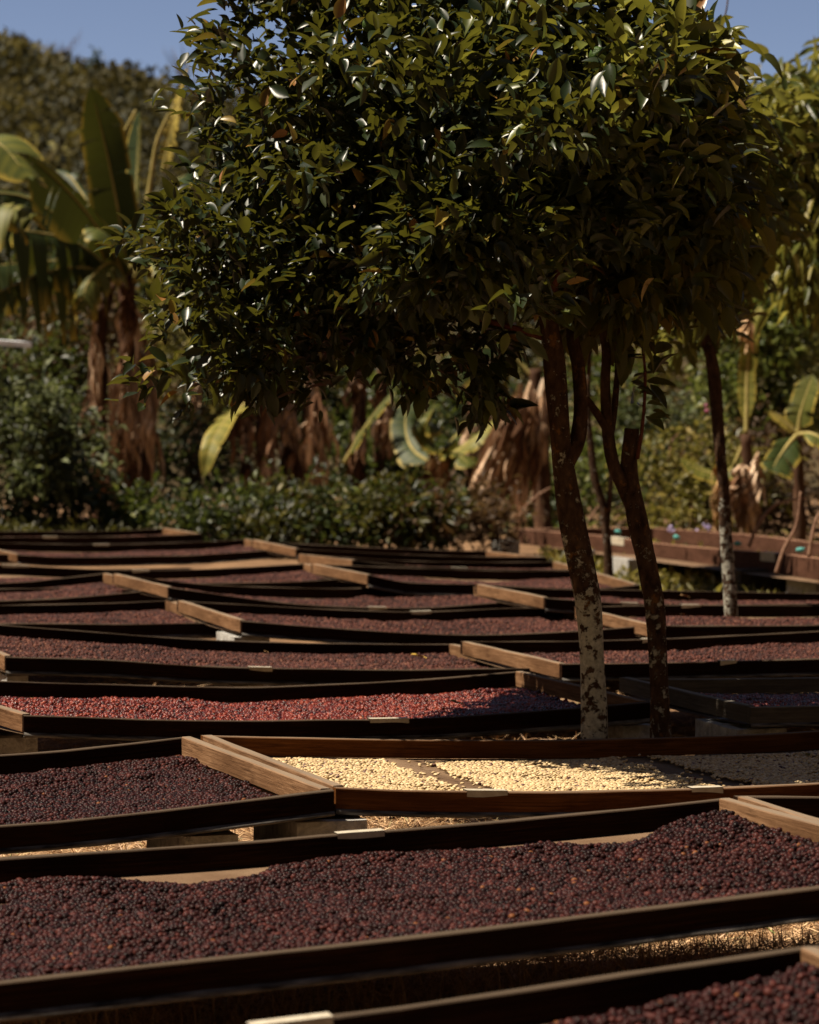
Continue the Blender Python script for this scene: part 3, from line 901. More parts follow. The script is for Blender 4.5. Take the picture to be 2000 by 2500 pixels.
# ------------------------------------------------------------------ raised bed at the right
root = empty('raised_bed', (float(P(1600, 1370, 19)[0]), 19.0, GZ), 'raised reddish plank bed on blocks behind the trays at the right', 'raised bed')
kp = [(1262, 1291, 23.0), (1475, 1309, 20.9), (1590, 1325, 19.8), (1761, 1341, 18.1), (1880, 1350, 17.0), (2000, 1364, 15.9), (2300, 1404, 13.6)]
ln = resample(np.array([P(*k) for k in kp]), 30)
dv = ln[-1] - ln[0]; dv = dv[:2] / np.hypot(*dv[:2]); nn = np.array([-dv[1], dv[0]])
if nn[1] < 0: nn = -nn
board('side_board', ln, nn, M['redboard'], root, hh=.118, tt=.04, seed=51)
n3 = np.array([nn[0], nn[1], 0])
board('side_board', ln + n3 * 1.1, nn, M['redboard'], root, hh=.118, tt=.04, seed=52)
s = np.linspace(0, 1, 12)[:, None]
board('end_board', ln[0] + n3 * .042 + n3 * 1.056 * s + np.array([0, 0, .002]), dv, M['redboard'], root, hh=.12, tt=.04, seed=53)
qq = np.array([ln[0] + n3 * .04, ln[-1] + n3 * .04, ln[-1] + n3 * 1.1, ln[0] + n3 * 1.1]) - np.array([0, 0, .121])
mesh('net_floor', qq, np.array([[0, 1, 2, 3]]), M['net'], root, {'gc': qq})
for pa, pb in (((1475, 1311), (1506, 1314)), ((1848, 1360), (1898, 1366))):
    ii = [np.argmin(np.abs(1000 + F * ln[:, 0] / ln[:, 1] - q_[0])) for q_ in (pa, pb)]
    a_, b_ = ln[ii[0]], ln[max(ii[1], ii[0] + 1)]
    Vt = np.array([a_ - n3 * .004, b_ - n3 * .004, b_ - n3 * .004 - [0, 0, .05], a_ - n3 * .004 - [0, 0, .05], a_ + n3 * .043 + [0, 0, .003], b_ + n3 * .043 + [0, 0, .003], a_ - n3 * .004 + [0, 0, .003], b_ - n3 * .004 + [0, 0, .003]])
    mesh('tape_label', Vt, np.array([[0, 1, 2, 3], [6, 7, 5, 4], [0, 6, 7, 1]]), M['tape'], root, smooth=False)
for (px, py, D, lb) in ((1508, 1297, 20.5, 'teal scrap of plastic left of the second trunk, on the raised bed'), (1652, 1311, 18.9, 'teal scrap of plastic on the raised bed, between the second and the thin trunks'),
                        (1802, 1326, 17.4, 'teal scrap of plastic just right of the thin speckled trunk'), (1958, 1341, 16.1, 'teal scrap of plastic near the right edge on the raised bed')):
    Vt, Ft = ICO2[0] * np.array([.024, .016, .015]), ICO2[1]
    Vt = Vt * (1 + .35 * vnoise(ICO2[0][:, 0] * 3 + px, ICO2[0][:, 2] * 3, 3)[:, None])
    o = mesh('plastic_scrap', Vt + P(px, py, D) + np.array([0, .02, -.004]), Ft, M['teal'])
    tag(o, lb, 'plastic scrap', 'teal plastic scraps on the raised bed')

# ------------------------------------------------------------------ fallen leaves
LEAF_T = []


def leaf_template(nl=6, fold=.22, curl=.25, wav=.0):
    """unit leaf: base at origin, along +y, width 1 at its widest"""
    V, q = [], []
    for i_ in range(nl + 1):
        t_ = i_ / nl
        w_ = .5 * (math.sin(math.pi * min(1, t_ ** .8)) ** .8) * (1 - .15 * t_) if 0 < i_ < nl else .02
        z_ = -curl * t_ * t_
        y_ = t_
        V += [[-w_, y_, z_ + fold * w_ + wav * math.sin(t_ * 9)], [0, y_, z_], [w_, y_, z_ + fold * w_ - wav * math.sin(t_ * 8)]]
    for i_ in range(nl):
        a_ = i_ * 3
        q += [[a_, a_ + 1, a_ + 4, a_ + 3], [a_ + 1, a_ + 2, a_ + 5, a_ + 4]]
    return np.array(V, float), np.array(q)


LT = [leaf_template(6, .45, .22, .02), leaf_template(6, .6, .45, .03), leaf_template(6, .3, .05, .02)]
m, t, b = newmat('fallen yellow leaf')
b.inputs['Base Color'].default_value = (.55, .36, .07, 1); b.inputs['Roughness'].default_value = .5
M['yellow'] = m
m, t, b = newmat('fallen tan leaf')
b.inputs['Base Color'].default_value = (.42, .25, .11, 1); b.inputs['Roughness'].default_value = .6
M['tan'] = m
m, t, b = newmat('fallen green leaf')
b.inputs['Base Color'].default_value = (.16, .22, .07, 1); b.inputs['Roughness'].default_value = .5
M['greenleaf'] = m
for (px, py, key, lnn, az, mt, lb) in ((1022, 1609, 'E1', .062, 10, 'yellow', 'yellow leaf lying on the purple cherries, right of centre'),
                                       (1038, 1537, 'F2', .03, 40, 'tan', 'small tan leaf lying in the sagging tray at the centre'),
                                       (1114, 1723, 'D1', .05, -15, 'greenleaf', 'pale green leaf on the bright red cherries, in the shade edge'),
                                       (1970, 1852, 'C2', .05, 70, 'greenleaf', 'green leaf among the shaded cream beans at the right edge'),
                                       (1672, 1460, 'G3', .05, 20, 'tan', 'tan leaf in the tray left of the thin speckled trunk'),
                                       (1668, 1506, 'F3', .04, 60, 'tan', 'tan leaf on the mound of cherries just right of the second trunk'),
                                       (650, 1597, 'E1', .02, 0, 'tan', 'tiny tan leaf on the purple cherries, left of centre')):
    T = TRAYS[key]
    r_ = ray(px, py)
    best = None
    for D in np.linspace(T['o'] * .9, T['o'] * 1.35, 500):
        p_ = r_ * (D / r_[1])
        bb_ = (p_[:2] @ VV - T['o']) / W
        if not .03 < bb_ < .95: continue
        i_ = 16
        zt = T['fl'][i_, 2] * (1 - bb_) + T['bl'][i_, 2] * bb_ - .016
        if best is None or abs(p_[2] - zt) < best[0]: best = (abs(p_[2] - zt), p_)
    p_ = best[1]
    Vt, Ft = leaf_template(8, .5, -.1, .05)
    a_ = rad(az)
    R_ = np.array([[math.sin(a_), math.cos(a_), 0], [-math.cos(a_), math.sin(a_), 0], [0, 0, 1]]).T
    Vt = (Vt - [0, .5, 0]) * np.array([lnn * .42, lnn, lnn * .5])
    Vt = Vt @ np.array([[1, 0, 0], [0, .9, .25], [0, -.25, .9]]).T
    tag(mesh('fallen_leaf', Vt @ R_ + p_ + np.array([0, 0, .008]), Ft, M[mt]), lb, 'fallen leaf', 'fallen leaves on the trays')

# ------------------------------------------------------------------ trees


def leaves(tips, dirs, per, size, T=LT, spread=.9, droop=.25, width=.46, tintf=None, name='crown', mat='citrus', parent=None, jit=.03):
    """rosettes of leaves round the twig tips"""
    n = len(tips) * per
    pos = np.repeat(tips, per, 0) + RNG.normal(0, jit, (n, 3))
    d = np.repeat(dirs / (np.linalg.norm(dirs, axis=1)[:, None] + 1e-9), per, 0) + RNG.normal(0, spread, (n, 3))
    d[:, 2] -= droop
    up = np.tile([[0, 0, 1.0]], (n, 1)) + RNG.normal(0, .25, (n, 3))
    R = frames(d, up, RNG.normal(0, .45, n))
    sz = (size if not callable(size) else size(pos)) * np.clip(RNG.normal(1, .30, n), .4, 1.75)
    ti = np.clip(RNG.beta(2, 2.6, n) * .95, 0, .93) if tintf is None else tintf(pos, n)
    k = RNG.integers(0, len(T), n)
    Vs, Fs, ts, off = [], [], [], 0
    for c, (Tv, Tf) in enumerate(T):
        s_ = k == c
        if not s_.any(): continue
        S = np.column_stack([sz[s_] * width * RNG.uniform(.85, 1.15, s_.sum()), sz[s_], sz[s_] * .6])
        V, Fc = instance(Tv, Tf, pos[s_], R[s_], S)
        Vs.append(V); Fs.append(Fc + off); ts.append(np.repeat(ti[s_], len(Tv))); off += len(V)
    return mesh(name, np.concatenate(Vs), np.concatenate(Fs), M[mat], parent, {'tint': np.concatenate(ts)})


def blob_tips(blobs, n, D0, shell=.55):
    """blobs: (px, py, rx px, ry px, depth offset m, depth radius m)"""
    vol = np.array([b_[2] * b_[3] * b_[5] for b_ in blobs])
    cnt = np.maximum(1, (n * vol ** .8 / (vol ** .8).sum())).astype(int)
    tips, dirs = [], []
    for (cx, cy, rx, ry, dz, rz), c in zip(blobs, cnt):
        q = RNG.normal(size=(c, 3)); q /= np.linalg.norm(q, axis=1)[:, None]
        r = 1 - (1 - shell) * RNG.uniform(0, 1, c) ** 1.3
        r *= 1 + .10 * vnoise(q[:, 0] * 3 + cx, q[:, 1] * 3 + q[:, 2] * 4 + cy, 9)
        D = D0 + dz
        ctr = P(cx, cy, D)
        s_ = F / D
        off = q * np.array([rx / s_, rz, ry / s_]) * r[:, None]
        tips.append(ctr + off); dirs.append(q + np.array([0, 0, .15]))
    return np.concatenate(tips), np.concatenate(dirs)


def spray_tips(blobs, n, D0, per=9, rs=.085):
    """twig sprays standing on the outside of the crown, each a small upturned dome of tips"""
    c, o = blob_tips(blobs, n, D0, .86)
    o = o / np.linalg.norm(o, axis=1)[:, None]
    c = c + o * (RNG.exponential(.03, len(c)) - .015)[:, None]
    q = RNG.normal(size=(len(c) * per, 3)); q /= np.linalg.norm(q, axis=1)[:, None]
    q = q + np.repeat(o, per, 0) * .7 + np.array([0, 0, .25])
    r = np.repeat(rs * RNG.uniform(.6, 1.35, len(c)), per)
    tips = np.repeat(c, per, 0) + q * (r * RNG.uniform(.55, 1, len(r)))[:, None] * np.array([1.15, 1.15, .8])
    return tips, q


def citrus_tints(pos, n):
    ti = RNG.beta(2, 3.0, n) * .9
    # young yellow-green flush in patches; sun at upper right, shade at left painted in
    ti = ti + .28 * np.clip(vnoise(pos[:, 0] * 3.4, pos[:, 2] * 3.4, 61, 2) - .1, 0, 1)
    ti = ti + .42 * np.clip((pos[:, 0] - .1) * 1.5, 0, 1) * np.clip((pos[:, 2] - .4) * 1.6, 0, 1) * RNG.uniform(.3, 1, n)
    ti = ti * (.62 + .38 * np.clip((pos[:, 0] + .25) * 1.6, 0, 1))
    ti = np.clip(ti, 0, .93)
    return np.where(RNG.uniform(0, 1, n) < .025, RNG.uniform(.95, 1, n), ti)


def limb(pts, D, rpx, name, mat, parent, seed, n=10, seg=18, rough=.17, lich=None):
    """pts in photo pixels (x, y, depth offset)"""
    Q = np.array([P(x, y, D + dz) for x, y, dz in pts])
    r = np.array(rpx) / (F / D)
    mb = MB()
    c = tube(mb, Q, r, seg, n, rough, seed)
    V = np.concatenate(mb.v)
    at = None
    if lich:
        # more lichen low on the trunk and on its left
        zz = np.interp(V[:, 2], *lich)
        at = {'lichen': zz}
    else:
        at = {'lichen': np.full(len(V), -.1)}
    return mesh(name, V, [np.concatenate(mb.q), np.concatenate(mb.t)], M[mat], parent, at)


def zof(py, D): return P(1000, py, D)[2]


# --- the citrus tree in front
D1_ = 7.72
t1 = empty('citrus_tree', (float(P(1448, 1800, D1_)[0]), D1_, GZ), 'big glossy dark citrus tree on the pale lichen-patched trunk, filling the upper centre', 'tree', 'citrus trees among the trays')
lz = ([zof(1800, D1_), zof(1500, D1_), zof(1430, D1_), zof(1300, D1_), zof(1000, D1_), zof(700, D1_)], [.15, .14, .08, .0, -.01, -.06])
limb([(1452, 2260, 0), (1450, 2000, 0), (1449, 1800, 0), (1446, 1620, 0), (1440, 1480, 0), (1420, 1380, .01), (1392, 1260, .02), (1374, 1140, .02), (1366, 1000, .0), (1352, 860, 0), (1330, 750, 0)], D1_, [40, 35, 33, 31, 33, 31, 30, 29, 27, 24, 19], 'trunk', 'bark', t1, 3, lich=lz)
lzb = ([-3, 3], [-.06, -.06])
limb([(1386, 1130, .02), (1408, 1075, .03), (1416, 1000, .05), (1412, 900, .07), (1398, 800, .08), (1420, 640, .1), (1480, 450, .1)], D1_, [18, 20, 17, 16, 15, 12, 7], 'limb', 'bark', t1, 5, lich=lzb)
limb([(1330, 752, 0), (1300, 690, .02), (1262, 600, .05), (1215, 500, .05), (1150, 380, 0), (1100, 220, 0)], D1_, [17, 15, 13, 12, 9, 5], 'limb', 'redbark', t1, 6)
limb([(1328, 755, 0), (1352, 700, -.03), (1374, 640, -.06), (1388, 560, -.06), (1410, 470, 0), (1450, 330, 0)], D1_, [14, 12, 11, 10, 8, 5], 'limb', 'redbark', t1, 7)
limb([(1300, 690, .02), (1240, 660, -.05), (1150, 640, -.1), (1000, 560, 0), (800, 500, 0)], D1_, [9, 8, 7, 6, 4], 'limb', 'redbark', t1, 8)
limb([(1345, 830, 0), (1250, 800, 0), (1100, 760, .02), (900, 720, 0), (700, 740, 0)], D1_, [9, 8, 7, 5, 3], 'limb', 'redbark', t1, 9)
B1 = [(1100, 260, 500, 380, .05, .60), (700, 600, 160, 190, .75, .55), (830, 600, 250, 220, 1.0, .7), (1230, 560, 260, 240, 1.3, .7), (1120, 560, 180, 170, -.55, .35),  # blobs set far back are unseen, added for their shade on the trays
      (740, 320, 200, 290, 0, .45), (590, 590, 140, 150, .0, .40), (670, 730, 140, 140, .15, .50), (950, 590, 260, 200, -.05, .45),
      (1230, 460, 270, 190, -.15, .45), (1450, 320, 270, 280, 0, .5), (1590, 210, 130, 130, .05, .35), (1050, -60, 470, 130, .05, .5), (1190, 800, 80, 90, .15, .22),
      (900, 740, 160, 80, 0, .28), (600, 870, 85, 80, .05, .25), (700, 915, 85, 65, .0, .25), (640, 800, 110, 110, -.05, .3), (800, 840, 60, 60, .05, .2), (1030, 860, 70, 90, 0, .2), (1180, 920, 50, 60, .1, .18), (940, 800, 60, 90, -.1, .2), (530, 770, 60, 70, 0, .18), (560, 130, 50, 120, 0, .15), (1560, 470, 130, 140, .1, .3), (1180, 330, 260, 130, -.45, .25), (850, 200, 190, 130, -.3, .25), (1480, 180, 190, 110, -.25, .25),
      (1230, 355, 120, 65, -.95, .16), (1500, 160, 150, 80, -.80, .22), (1340, 110, 120, 60, -.85, .18), (1610, 250, 90, 60, -.70, .2), (830, 120, 90, 60, -.75, .14), (1000, 220, 130, 60, -.92, .16), (1640, 130, 70, 50, -.45, .2), (760, 420, 80, 50, -.7, .14), (1440, 300, 100, 55, -.85, .16), (560, 600, 130, 140, .5, .45), (780, 470, 160, 150, .75, .5)]
tp, dr = spray_tips(B1, 360, D1_, 8)
ti_, di_ = blob_tips(B1, 1700, D1_, .15)
tb_, db_ = blob_tips([(560, 610, 150, 150, .55, .45), (700, 600, 180, 180, .85, .55), (850, 560, 180, 180, 1.0, .6), (1130, 560, 190, 150, -.62, .36), (1040, 640, 140, 120, -.5, .34)], 1500, D1_, .2)  # extra dense foliage, mostly unseen, added for its shade on the trays
tp = np.vstack([tp, ti_, tb_]); dr = np.vstack([dr, di_, db_])
# loose sprays that break the outline
SP = [(430, 570), (400, 590), (470, 640), (520, 110), (500, 95), (525, 250), (475, 700), (535, 800), (1700, 120), (1735, 190), (1755, 240), (1640, 40), (1700, 330), (570, 910), (640, 950), (735, 945), (790, 880), (900, 850), (960, 870), (1010, 940), (1060, 930), (1190, 970), (1215, 930), (510, 800), (480, 760), (1100, 850), (400, 640), (1745, 290), (1690, 80)]
st_ = np.array([P(x, y, D1_ + RNG.uniform(-.15, .15)) for x, y in SP])
st_ = np.repeat(st_, 3, 0) + RNG.normal(0, .02, (len(SP) * 3, 3))
tp = np.vstack([tp, st_]); dr = np.vstack([dr, st_ - P(1100, 400, D1_)])
leaves(tp, dr, 7, lambda p: .049 + .016 * np.clip((p[:, 0] - .1) * 1.6, 0, 1) * np.clip((p[:, 2] - .3) * 2, 0, 1) * (p[:, 1] < D1_), tintf=citrus_tints, parent=t1, mat='citrus', jit=.022, droop=.10, spread=.8, width=.47)
Vt, Ft = ICO3
mesh('fruit', Vt * .022 + P(1460, 135, D1_ - .62), Ft, M['fruit'], t1)
mesh('fruit', Vt * .021 + P(905, 60, D1_ - .55), Ft, M['fruit'], t1)

# --- the second tree: leaning trunk with a sawn stub
D2_ = 7.86
t2 = empty('citrus_tree', (float(P(1613, 1800, D2_)[0]), D2_, GZ), 'dark leaning citrus tree with a sawn-off stub, right of the big one', 'tree', 'citrus trees among the trays')
lz2 = ([zof(1800, D2_), zof(1500, D2_), zof(1300, D2_), zof(1050, D2_)], [.05, .03, .0, -.03])
limb([(1622, 2250, 0), (1618, 2000, 0), (1613, 1800, 0), (1609, 1650, 0), (1600, 1480, 0), (1582, 1380, 0), (1562, 1290, 0), (1545, 1210, .01), (1536, 1140, .02), (1541, 1075, .02), (1543, 1046, .02)], D2_, [30, 26, 24, 22, 24, 25, 27, 25, 23, 21, 19], 'trunk', 'bark', t2, 13, lich=lz2)
limb([(1540, 1240, .02), (1518, 1185, 0), (1496, 1130, 0), (1484, 1050, 0), (1478, 950, 0), (1480, 860, 0), (1470, 760, 0), (1520, 600, 0)], D2_, [14, 16, 15, 14, 12, 11, 9, 5], 'limb', 'bark', t2, 14, lich=lzb)
limb([(1490, 1075, 0), (1500, 1000, .03), (1508, 900, .05), (1512, 800, .05), (1560, 620, .05)], D2_, [8, 8, 7, 6, 4], 'limb', 'bark', t2, 15, lich=lzb)
limb([(1486, 1060, 0), (1464, 1020, -.02), (1440, 985, -.04), (1424, 965, -.05)], D2_, [9, 10, 9, 7], 'limb', 'bark', t2, 16, lich=lzb)
sp = limb([(1556, 1120, 0), (1566, 1060, -.01), (1574, 980, -.02), (1575, 900, -.02), (1566, 830, -.02)], D2_, [5, 4.5, 4, 3.5, 2.5], 'sprout', 'redbark', t2, 17)
Q = np.array([P(x, y, D2_ - .02) for x, y in [(1565, 955), (1590, 890), (1552, 945), (1580, 1020), (1592, 975), (1556, 985), (1585, 1000), (1600, 912), (1540, 925), (1570, 870), (1548, 860), (1597, 860), (1530, 900), (1585, 940), (1560, 830), (1585, 820)]])
lf = leaves(Q, RNG.normal(0, 1, (len(Q), 3)) * [1, .4, .3], 2, .062, parent=t2, mat='citrus2', name='sprout_leaves', jit=.006, spread=.4)
B2 = [(1450, 420, 330, 260, 1.0, .55), (1250, 520, 260, 200, 1.1, .4), (1650, 300, 200, 250, 1.2, .5), (1590, 620, 200, 170, .1, .35), (1530, 690, 120, 85, .05, .25), (1690, 480, 150, 220, .15, .35), (1480, 690, 120, 150, 0, .25), (1600, 380, 170, 200, .2, .3), (1430, 640, 90, 120, .05, .2)]  # first three blobs, hidden far back, are added for tray shade
tp, dr = blob_tips(B2, 800, D2_)
leaves(tp, dr, 6, .074, parent=t2, mat='citrus2', droop=.75, spread=.6, jit=.03)

# --- the thin speckled tree further back
D3_ = 12.5
t3 = empty('citrus_tree', (float(P(1782, 1470, D3_)[0]), D3_, GZ), 'thin white-speckled citrus tree further back at the right', 'tree', 'citrus trees among the trays')
lz3 = ([zof(1470, D3_), zof(1300, D3_), zof(1180, D3_), zof(1000, D3_)], [.115, .08, .02, -.06])
limb([(1786, 1640, 0), (1783, 1470, 0), (1778, 1380, 0), (1772, 1280, 0), (1766, 1180, 0), (1755, 1060, 0), (1746, 950, 0), (1738, 880, 0), (1716, 810, 0), (1702, 740, 0), (1690, 600, 0)], D3_, [19, 17, 15, 14, 14, 15, 15, 14, 13, 11, 7], 'trunk', 'bark', t3, 23, lich=lz3)
limb([(1738, 880, 0), (1748, 830, .1), (1765, 760, .1), (1790, 640, 0)], D3_, [10, 9, 8, 5], 'limb', 'bark', t3, 24, lich=lzb)
B3 = [(1720, 560, 170, 200, 0, .55), (1790, 440, 140, 190, .1, .5), (1850, 310, 85, 110, .1, .4), (1700, 760, 110, 90, 0, .3), (1660, 420, 150, 250, .2, .5)]
tp, dr = blob_tips(B3, 700, D3_)
leaves(tp, dr, 6, .085, parent=t3, mat='mango', droop=.30, jit=.05, tintf=lambda p, n: np.clip(RNG.beta(1.4, 2.3, n) * .85, 0, 1))

# --- a slim bare-stemmed tree behind the first trunk
D4_ = 15.4
t4 = empty('slim_tree', (float(P(1487, 1395, D4_)[0]), D4_, GZ), 'slim forked young tree between the two lichen trunks', 'tree')
limb([(1490, 1530, 0), (1487, 1395, 0), (1483, 1320, 0), (1470, 1230, 0), (1452, 1170, 0), (1444, 1100, 0), (1436, 1000, 0), (1440, 860, 0), (1450, 700, 0)], D4_, [13, 12, 11, 10, 9, 8, 7, 6, 4], 'trunk', 'bark', t4, 33, lich=([-9, 9], [.0, .0]))
limb([(1481, 1300, 0), (1490, 1200, 0), (1492, 1100, 0), (1490, 960, 0)], D4_, [7, 6, 5, 3], 'limb', 'bark', t4, 34, lich=([-9, 9], [-.05, -.05]))
tp, dr = blob_tips([(1450, 700, 90, 90, 0, .3), (1440, 680, 130, 120, 1.9, .9), (1340, 640, 100, 110, 1.8, .8), (1540, 690, 90, 100, 2.0, .8)], 900, D4_, .3)  # last three blobs: unseen foliage added to shade the raised bed
leaves(tp, dr, 6, .11, parent=t4, mat='bush')

# --- tall drooping tree at the right edge
D5_ = 17.5
t5 = empty('mango_tree', (float(P(1960, 1250, D5_)[0]), D5_, GZ), 'tall tree with drooping yellow-green leaves at the right edge', 'tree')
limb([(2100, 1500, 0), (2095, 1200, 0), (2085, 900, .3), (2060, 600, .3), (2010, 300, .2)], D5_, [26, 22, 18, 13, 7], 'trunk', 'bark', t5, 43, lich=lzb)
B5 = [(1930, 270, 90, 110, 0, .6), (1990, 420, 110, 220, 0, .7), (1960, 620, 70, 130, -.2, .4), (2060, 290, 110, 200, 0, .7), (1880, 300, 60, 90, .1, .3), (2040, 560, 90, 160, 0, .5)]
tp, dr = blob_tips(B5, 520, D5_)
leaves(tp, dr, 7, .15, parent=t5, mat='mango', droop=1.6, spread=.5, width=.24, jit=.06)
# a bare shoot of the thin tree, up against the sky
limb([(1752, 260, 0), (1762, 95, 0), (1768, 50, 0), (1776, 10, 0), (1779, -40, 0)], D3_, [2.8, 2.6, 2.2, 2.0, 1.6], 'bare_shoot', 'twig', t3, 25, seg=6)

# ------------------------------------------------------------------ shrubs and weeds behind the trays
QT = [leaf_template(2, .4, .2), leaf_template(2, .6, .4)]


def shrub(px, py, rx, ry, D, n, mat, size, label, name='shrub', cat='shrub', clumps=9, rz=None, width=.5, droop=.2, lo=0, hi=1.0, spread=1.0, group=None):
    s_ = F / D
    bl = [(px, py, rx * .8, ry * .8, 0, rz or rx / s_ * .6)]
    for _ in range(clumps):
        a = RNG.uniform(0, 6.28); r = RNG.uniform(.4, .95)
        bl.append((px + rx * r * math.cos(a), py + ry * r * math.sin(a), rx * RNG.uniform(.22, .42), ry * RNG.uniform(.22, .45), RNG.uniform(-.6, .3) * (rz or rx / s_ * .6), rx / s_ * .35))
    tp, dr = spray_tips(bl, max(20, n // 8), D, 8, min(.30, .9 * rx / s_ * .45))
    ti_, di_ = blob_tips(bl, n // 4, D, .2)
    tp = np.vstack([tp, ti_]); dr = np.vstack([dr, di_])
    o = leaves(tp, dr, 6, size, T=QT, mat=mat, name=name, droop=droop, jit=size * .7, width=width, spread=spread, tintf=lambda p, m_: np.clip(lo * .6 + (hi - lo * .6) * RNG.beta(1.1, 2.3, m_), 0, 1) if lo < .25 else np.clip(lo + (hi - lo) * RNG.beta(1.5, 2.0, m_), 0, 1))  # many dark, few bright leaves: shade and sun sparkle put into the tints
    o.data.update()
    # origin at its foot
    base = np.array(P(px, py, D)); base[2] = GZ
    V = np.empty(len(o.data.vertices) * 3, np.float32); o.data.vertices.foreach_get('co', V)
    V = V.reshape(-1, 3); V[:, 2] = np.maximum(V[:, 2], GZ + .01)
    o.data.vertices.foreach_set('co', (V - base.astype(np.float32)).ravel())
    o.location = base
    return tag(o, label, cat, group or 'shrubs behind the drying trays')


SH = [  # last two values: leaf tint range, with sun and tree shade put in
    (60, 1090, 150, 200, 24.0, 420, 'pale', .085, 'pale broad-leaved weed bush at the left edge behind the trays', .05, 1),
    (135, 1210, 95, 120, 23.2, 300, 'pale', .08, 'pale weed bush left of the shaggy banana stems', .05, 1),
    (330, 1278, 110, 40, 23.0, 170, 'bush', .07, 'green weed bush at the foot of the shaggy banana stems', .05, .9),
    (170, 850, 140, 100, 27.5, 300, 'brownleaf', .08, 'brown dried-out shrub left of the tall banana stems', .2, 1),
    (40, 790, 190, 170, 31.0, 380, 'bush', .10, 'dark shrub behind the pale roof edge', 0, .5),
    (440, 860, 130, 190, 29.0, 520, 'olive', .08, 'bright yellow-green bush right of the tall banana plant', .25, 1),
    (550, 985, 110, 150, 29.5, 340, 'olive', .075, 'olive bush above the hanging yellow leaf', .05, .85),
    (430, 1160, 120, 150, 26.8, 340, 'pale', .075, 'grey-green bush below the hanging yellow leaf', 0, .7),
    (570, 1270, 130, 65, 22.8, 280, 'bush', .07, 'dark low bush left of the middle banana stems', .05, .8),
    (690, 920, 110, 90, 30.5, 260, 'olive', .075, 'small olive bush just under the lowest boughs of the big tree', .2, .9),
    (890, 900, 180, 130, 34.0, 420, 'olive', .085, 'yellowish feathery bush behind the centre', .35, 1),
    (920, 1080, 130, 130, 28.0, 380, 'bush', .09, 'green bush behind the diagonal banana leaf', .2, 1),
    (860, 1272, 150, 60, 22.5, 300, 'bush', .07, 'dark low bush at the centre behind the farthest tray', .05, .75),
    (720, 1278, 130, 50, 22.6, 240, 'olive', .065, 'low olive weeds at the foot of the middle banana stems', 0, .8),
    (1000, 1275, 120, 55, 22.4, 240, 'olive', .07, 'low dull weeds right of the centre, behind the farthest tray', 0, .75),
    (1130, 1275, 140, 50, 22.5, 260, 'brownleaf', .07, 'brownish scrub left of the raised bed', .0, .9),
    (1010, 1170, 100, 110, 27.0, 240, 'bush', .085, 'green bush between the two lit clumps of dead leaves', 0, .7),
    (1400, 1190, 150, 150, 26.5, 460, 'bush', .08, 'fresh green weeds just behind the first trunk', .25, 1),
    (1640, 900, 190, 210, 31.0, 620, 'olive', .08, 'tall yellow-green weeds between the second and thin trunks', .35, 1),
    (1580, 1130, 120, 150, 27.0, 340, 'pale', .075, 'greyish weeds just right of the sawn stub', .15, 1),
    (1690, 1220, 170, 120, 24.0, 460, 'olive', .07, 'sunlit weeds with lilac flowers behind the raised bed', .25, 1),
    (1860, 900, 120, 210, 25.5, 520, 'bush', .09, 'leafy bright green bush right of the thin trunk', .3, 1),
    (1920, 1220, 150, 140, 24.5, 360, 'brownleaf', .075, 'dark brown thicket at the right edge behind the raised bed', 0, .7),
    (1950, 750, 140, 160, 40.0, 360, 'olive', .12, 'brownish-yellow bush high on the bank at the right edge', .3, 1),
    (300, 740, 190, 140, 33.0, 360, 'bush', .10, 'dark bush hidden behind the crown of the tall banana plant', 0, .6),
    (680, 720, 230, 200, 35.0, 460, 'bush', .11, 'dark tall shrub behind the left boughs of the big tree', 0, .55),
    (1100, 820, 260, 200, 35.5, 520, 'olive', .11, 'dark tall shrub behind the first trunk', 0, .7),
    (1420, 800, 220, 240, 37.0, 480, 'olive', .11, 'tall shrub behind the fork of the two trunks', .2, .95),
    (1270, 1090, 140, 160, 30.0, 340, 'bush', .09, 'dark shrub behind the fan of dead leaves', 0, .6),
    (700, 1080, 200, 180, 31.0, 460, 'bush', .09, 'black-green shrub behind the middle banana stems', 0, .45),
    (1790, 1080, 120, 150, 28.0, 300, 'pale', .08, 'grey-green weeds behind the tan dead leaf column', .0, .9),
    (115, 1090, 55, 150, 22.4, 200, 'pale', .075, 'tall thin pale weed standing at far left, before the pale bushes', .1, 1),
    (1860, 560, 190, 260, 32.0, 620, 'olive', .10, 'tall yellow-green tree mass filling the gap left of the drooping tree', .2, .95),
    (1600, 640, 200, 220, 34.0, 480, 'bush', .10, 'dark green bush behind the second tree crown', .05, .8),
    (1960, 960, 120, 150, 27.5, 360, 'olive', .08, 'olive bush behind the young banana plant', .15, .9),
    (560, 840, 130, 140, 31.5, 320, 'olive', .085, 'olive green bush behind the lower left boughs', .1, .8),
    (820, 1000, 120, 130, 30.5, 320, 'bush', .09, 'dark green bush left of the diagonal banana leaf', 0, .7),
    (1170, 1040, 110, 150, 29.5, 300, 'bush', .09, 'dark green bush between the fresh banana leaves and the tan fan', 0, .6),
    (100, 990, 130, 140, 26.8, 340, 'bush', .085, 'dark leafy bush above the pale weeds at left', .05, .85),
    (1480, 1020, 110, 150, 29.0, 320, 'bush', .085, 'green bush seen through the fork of the trunks', .15, .9),
    (1770, 710, 160, 150, 38.0, 400, 'olive', .11, 'sunlit bush high on the bank behind the thin tree', .3, 1),
]
for (px, py, rx, ry, D, n, mt, sz, lb, lo, hi) in SH:
    shrub(px, py, rx, ry, D, n, mt, sz, lb, lo=lo, hi=hi)

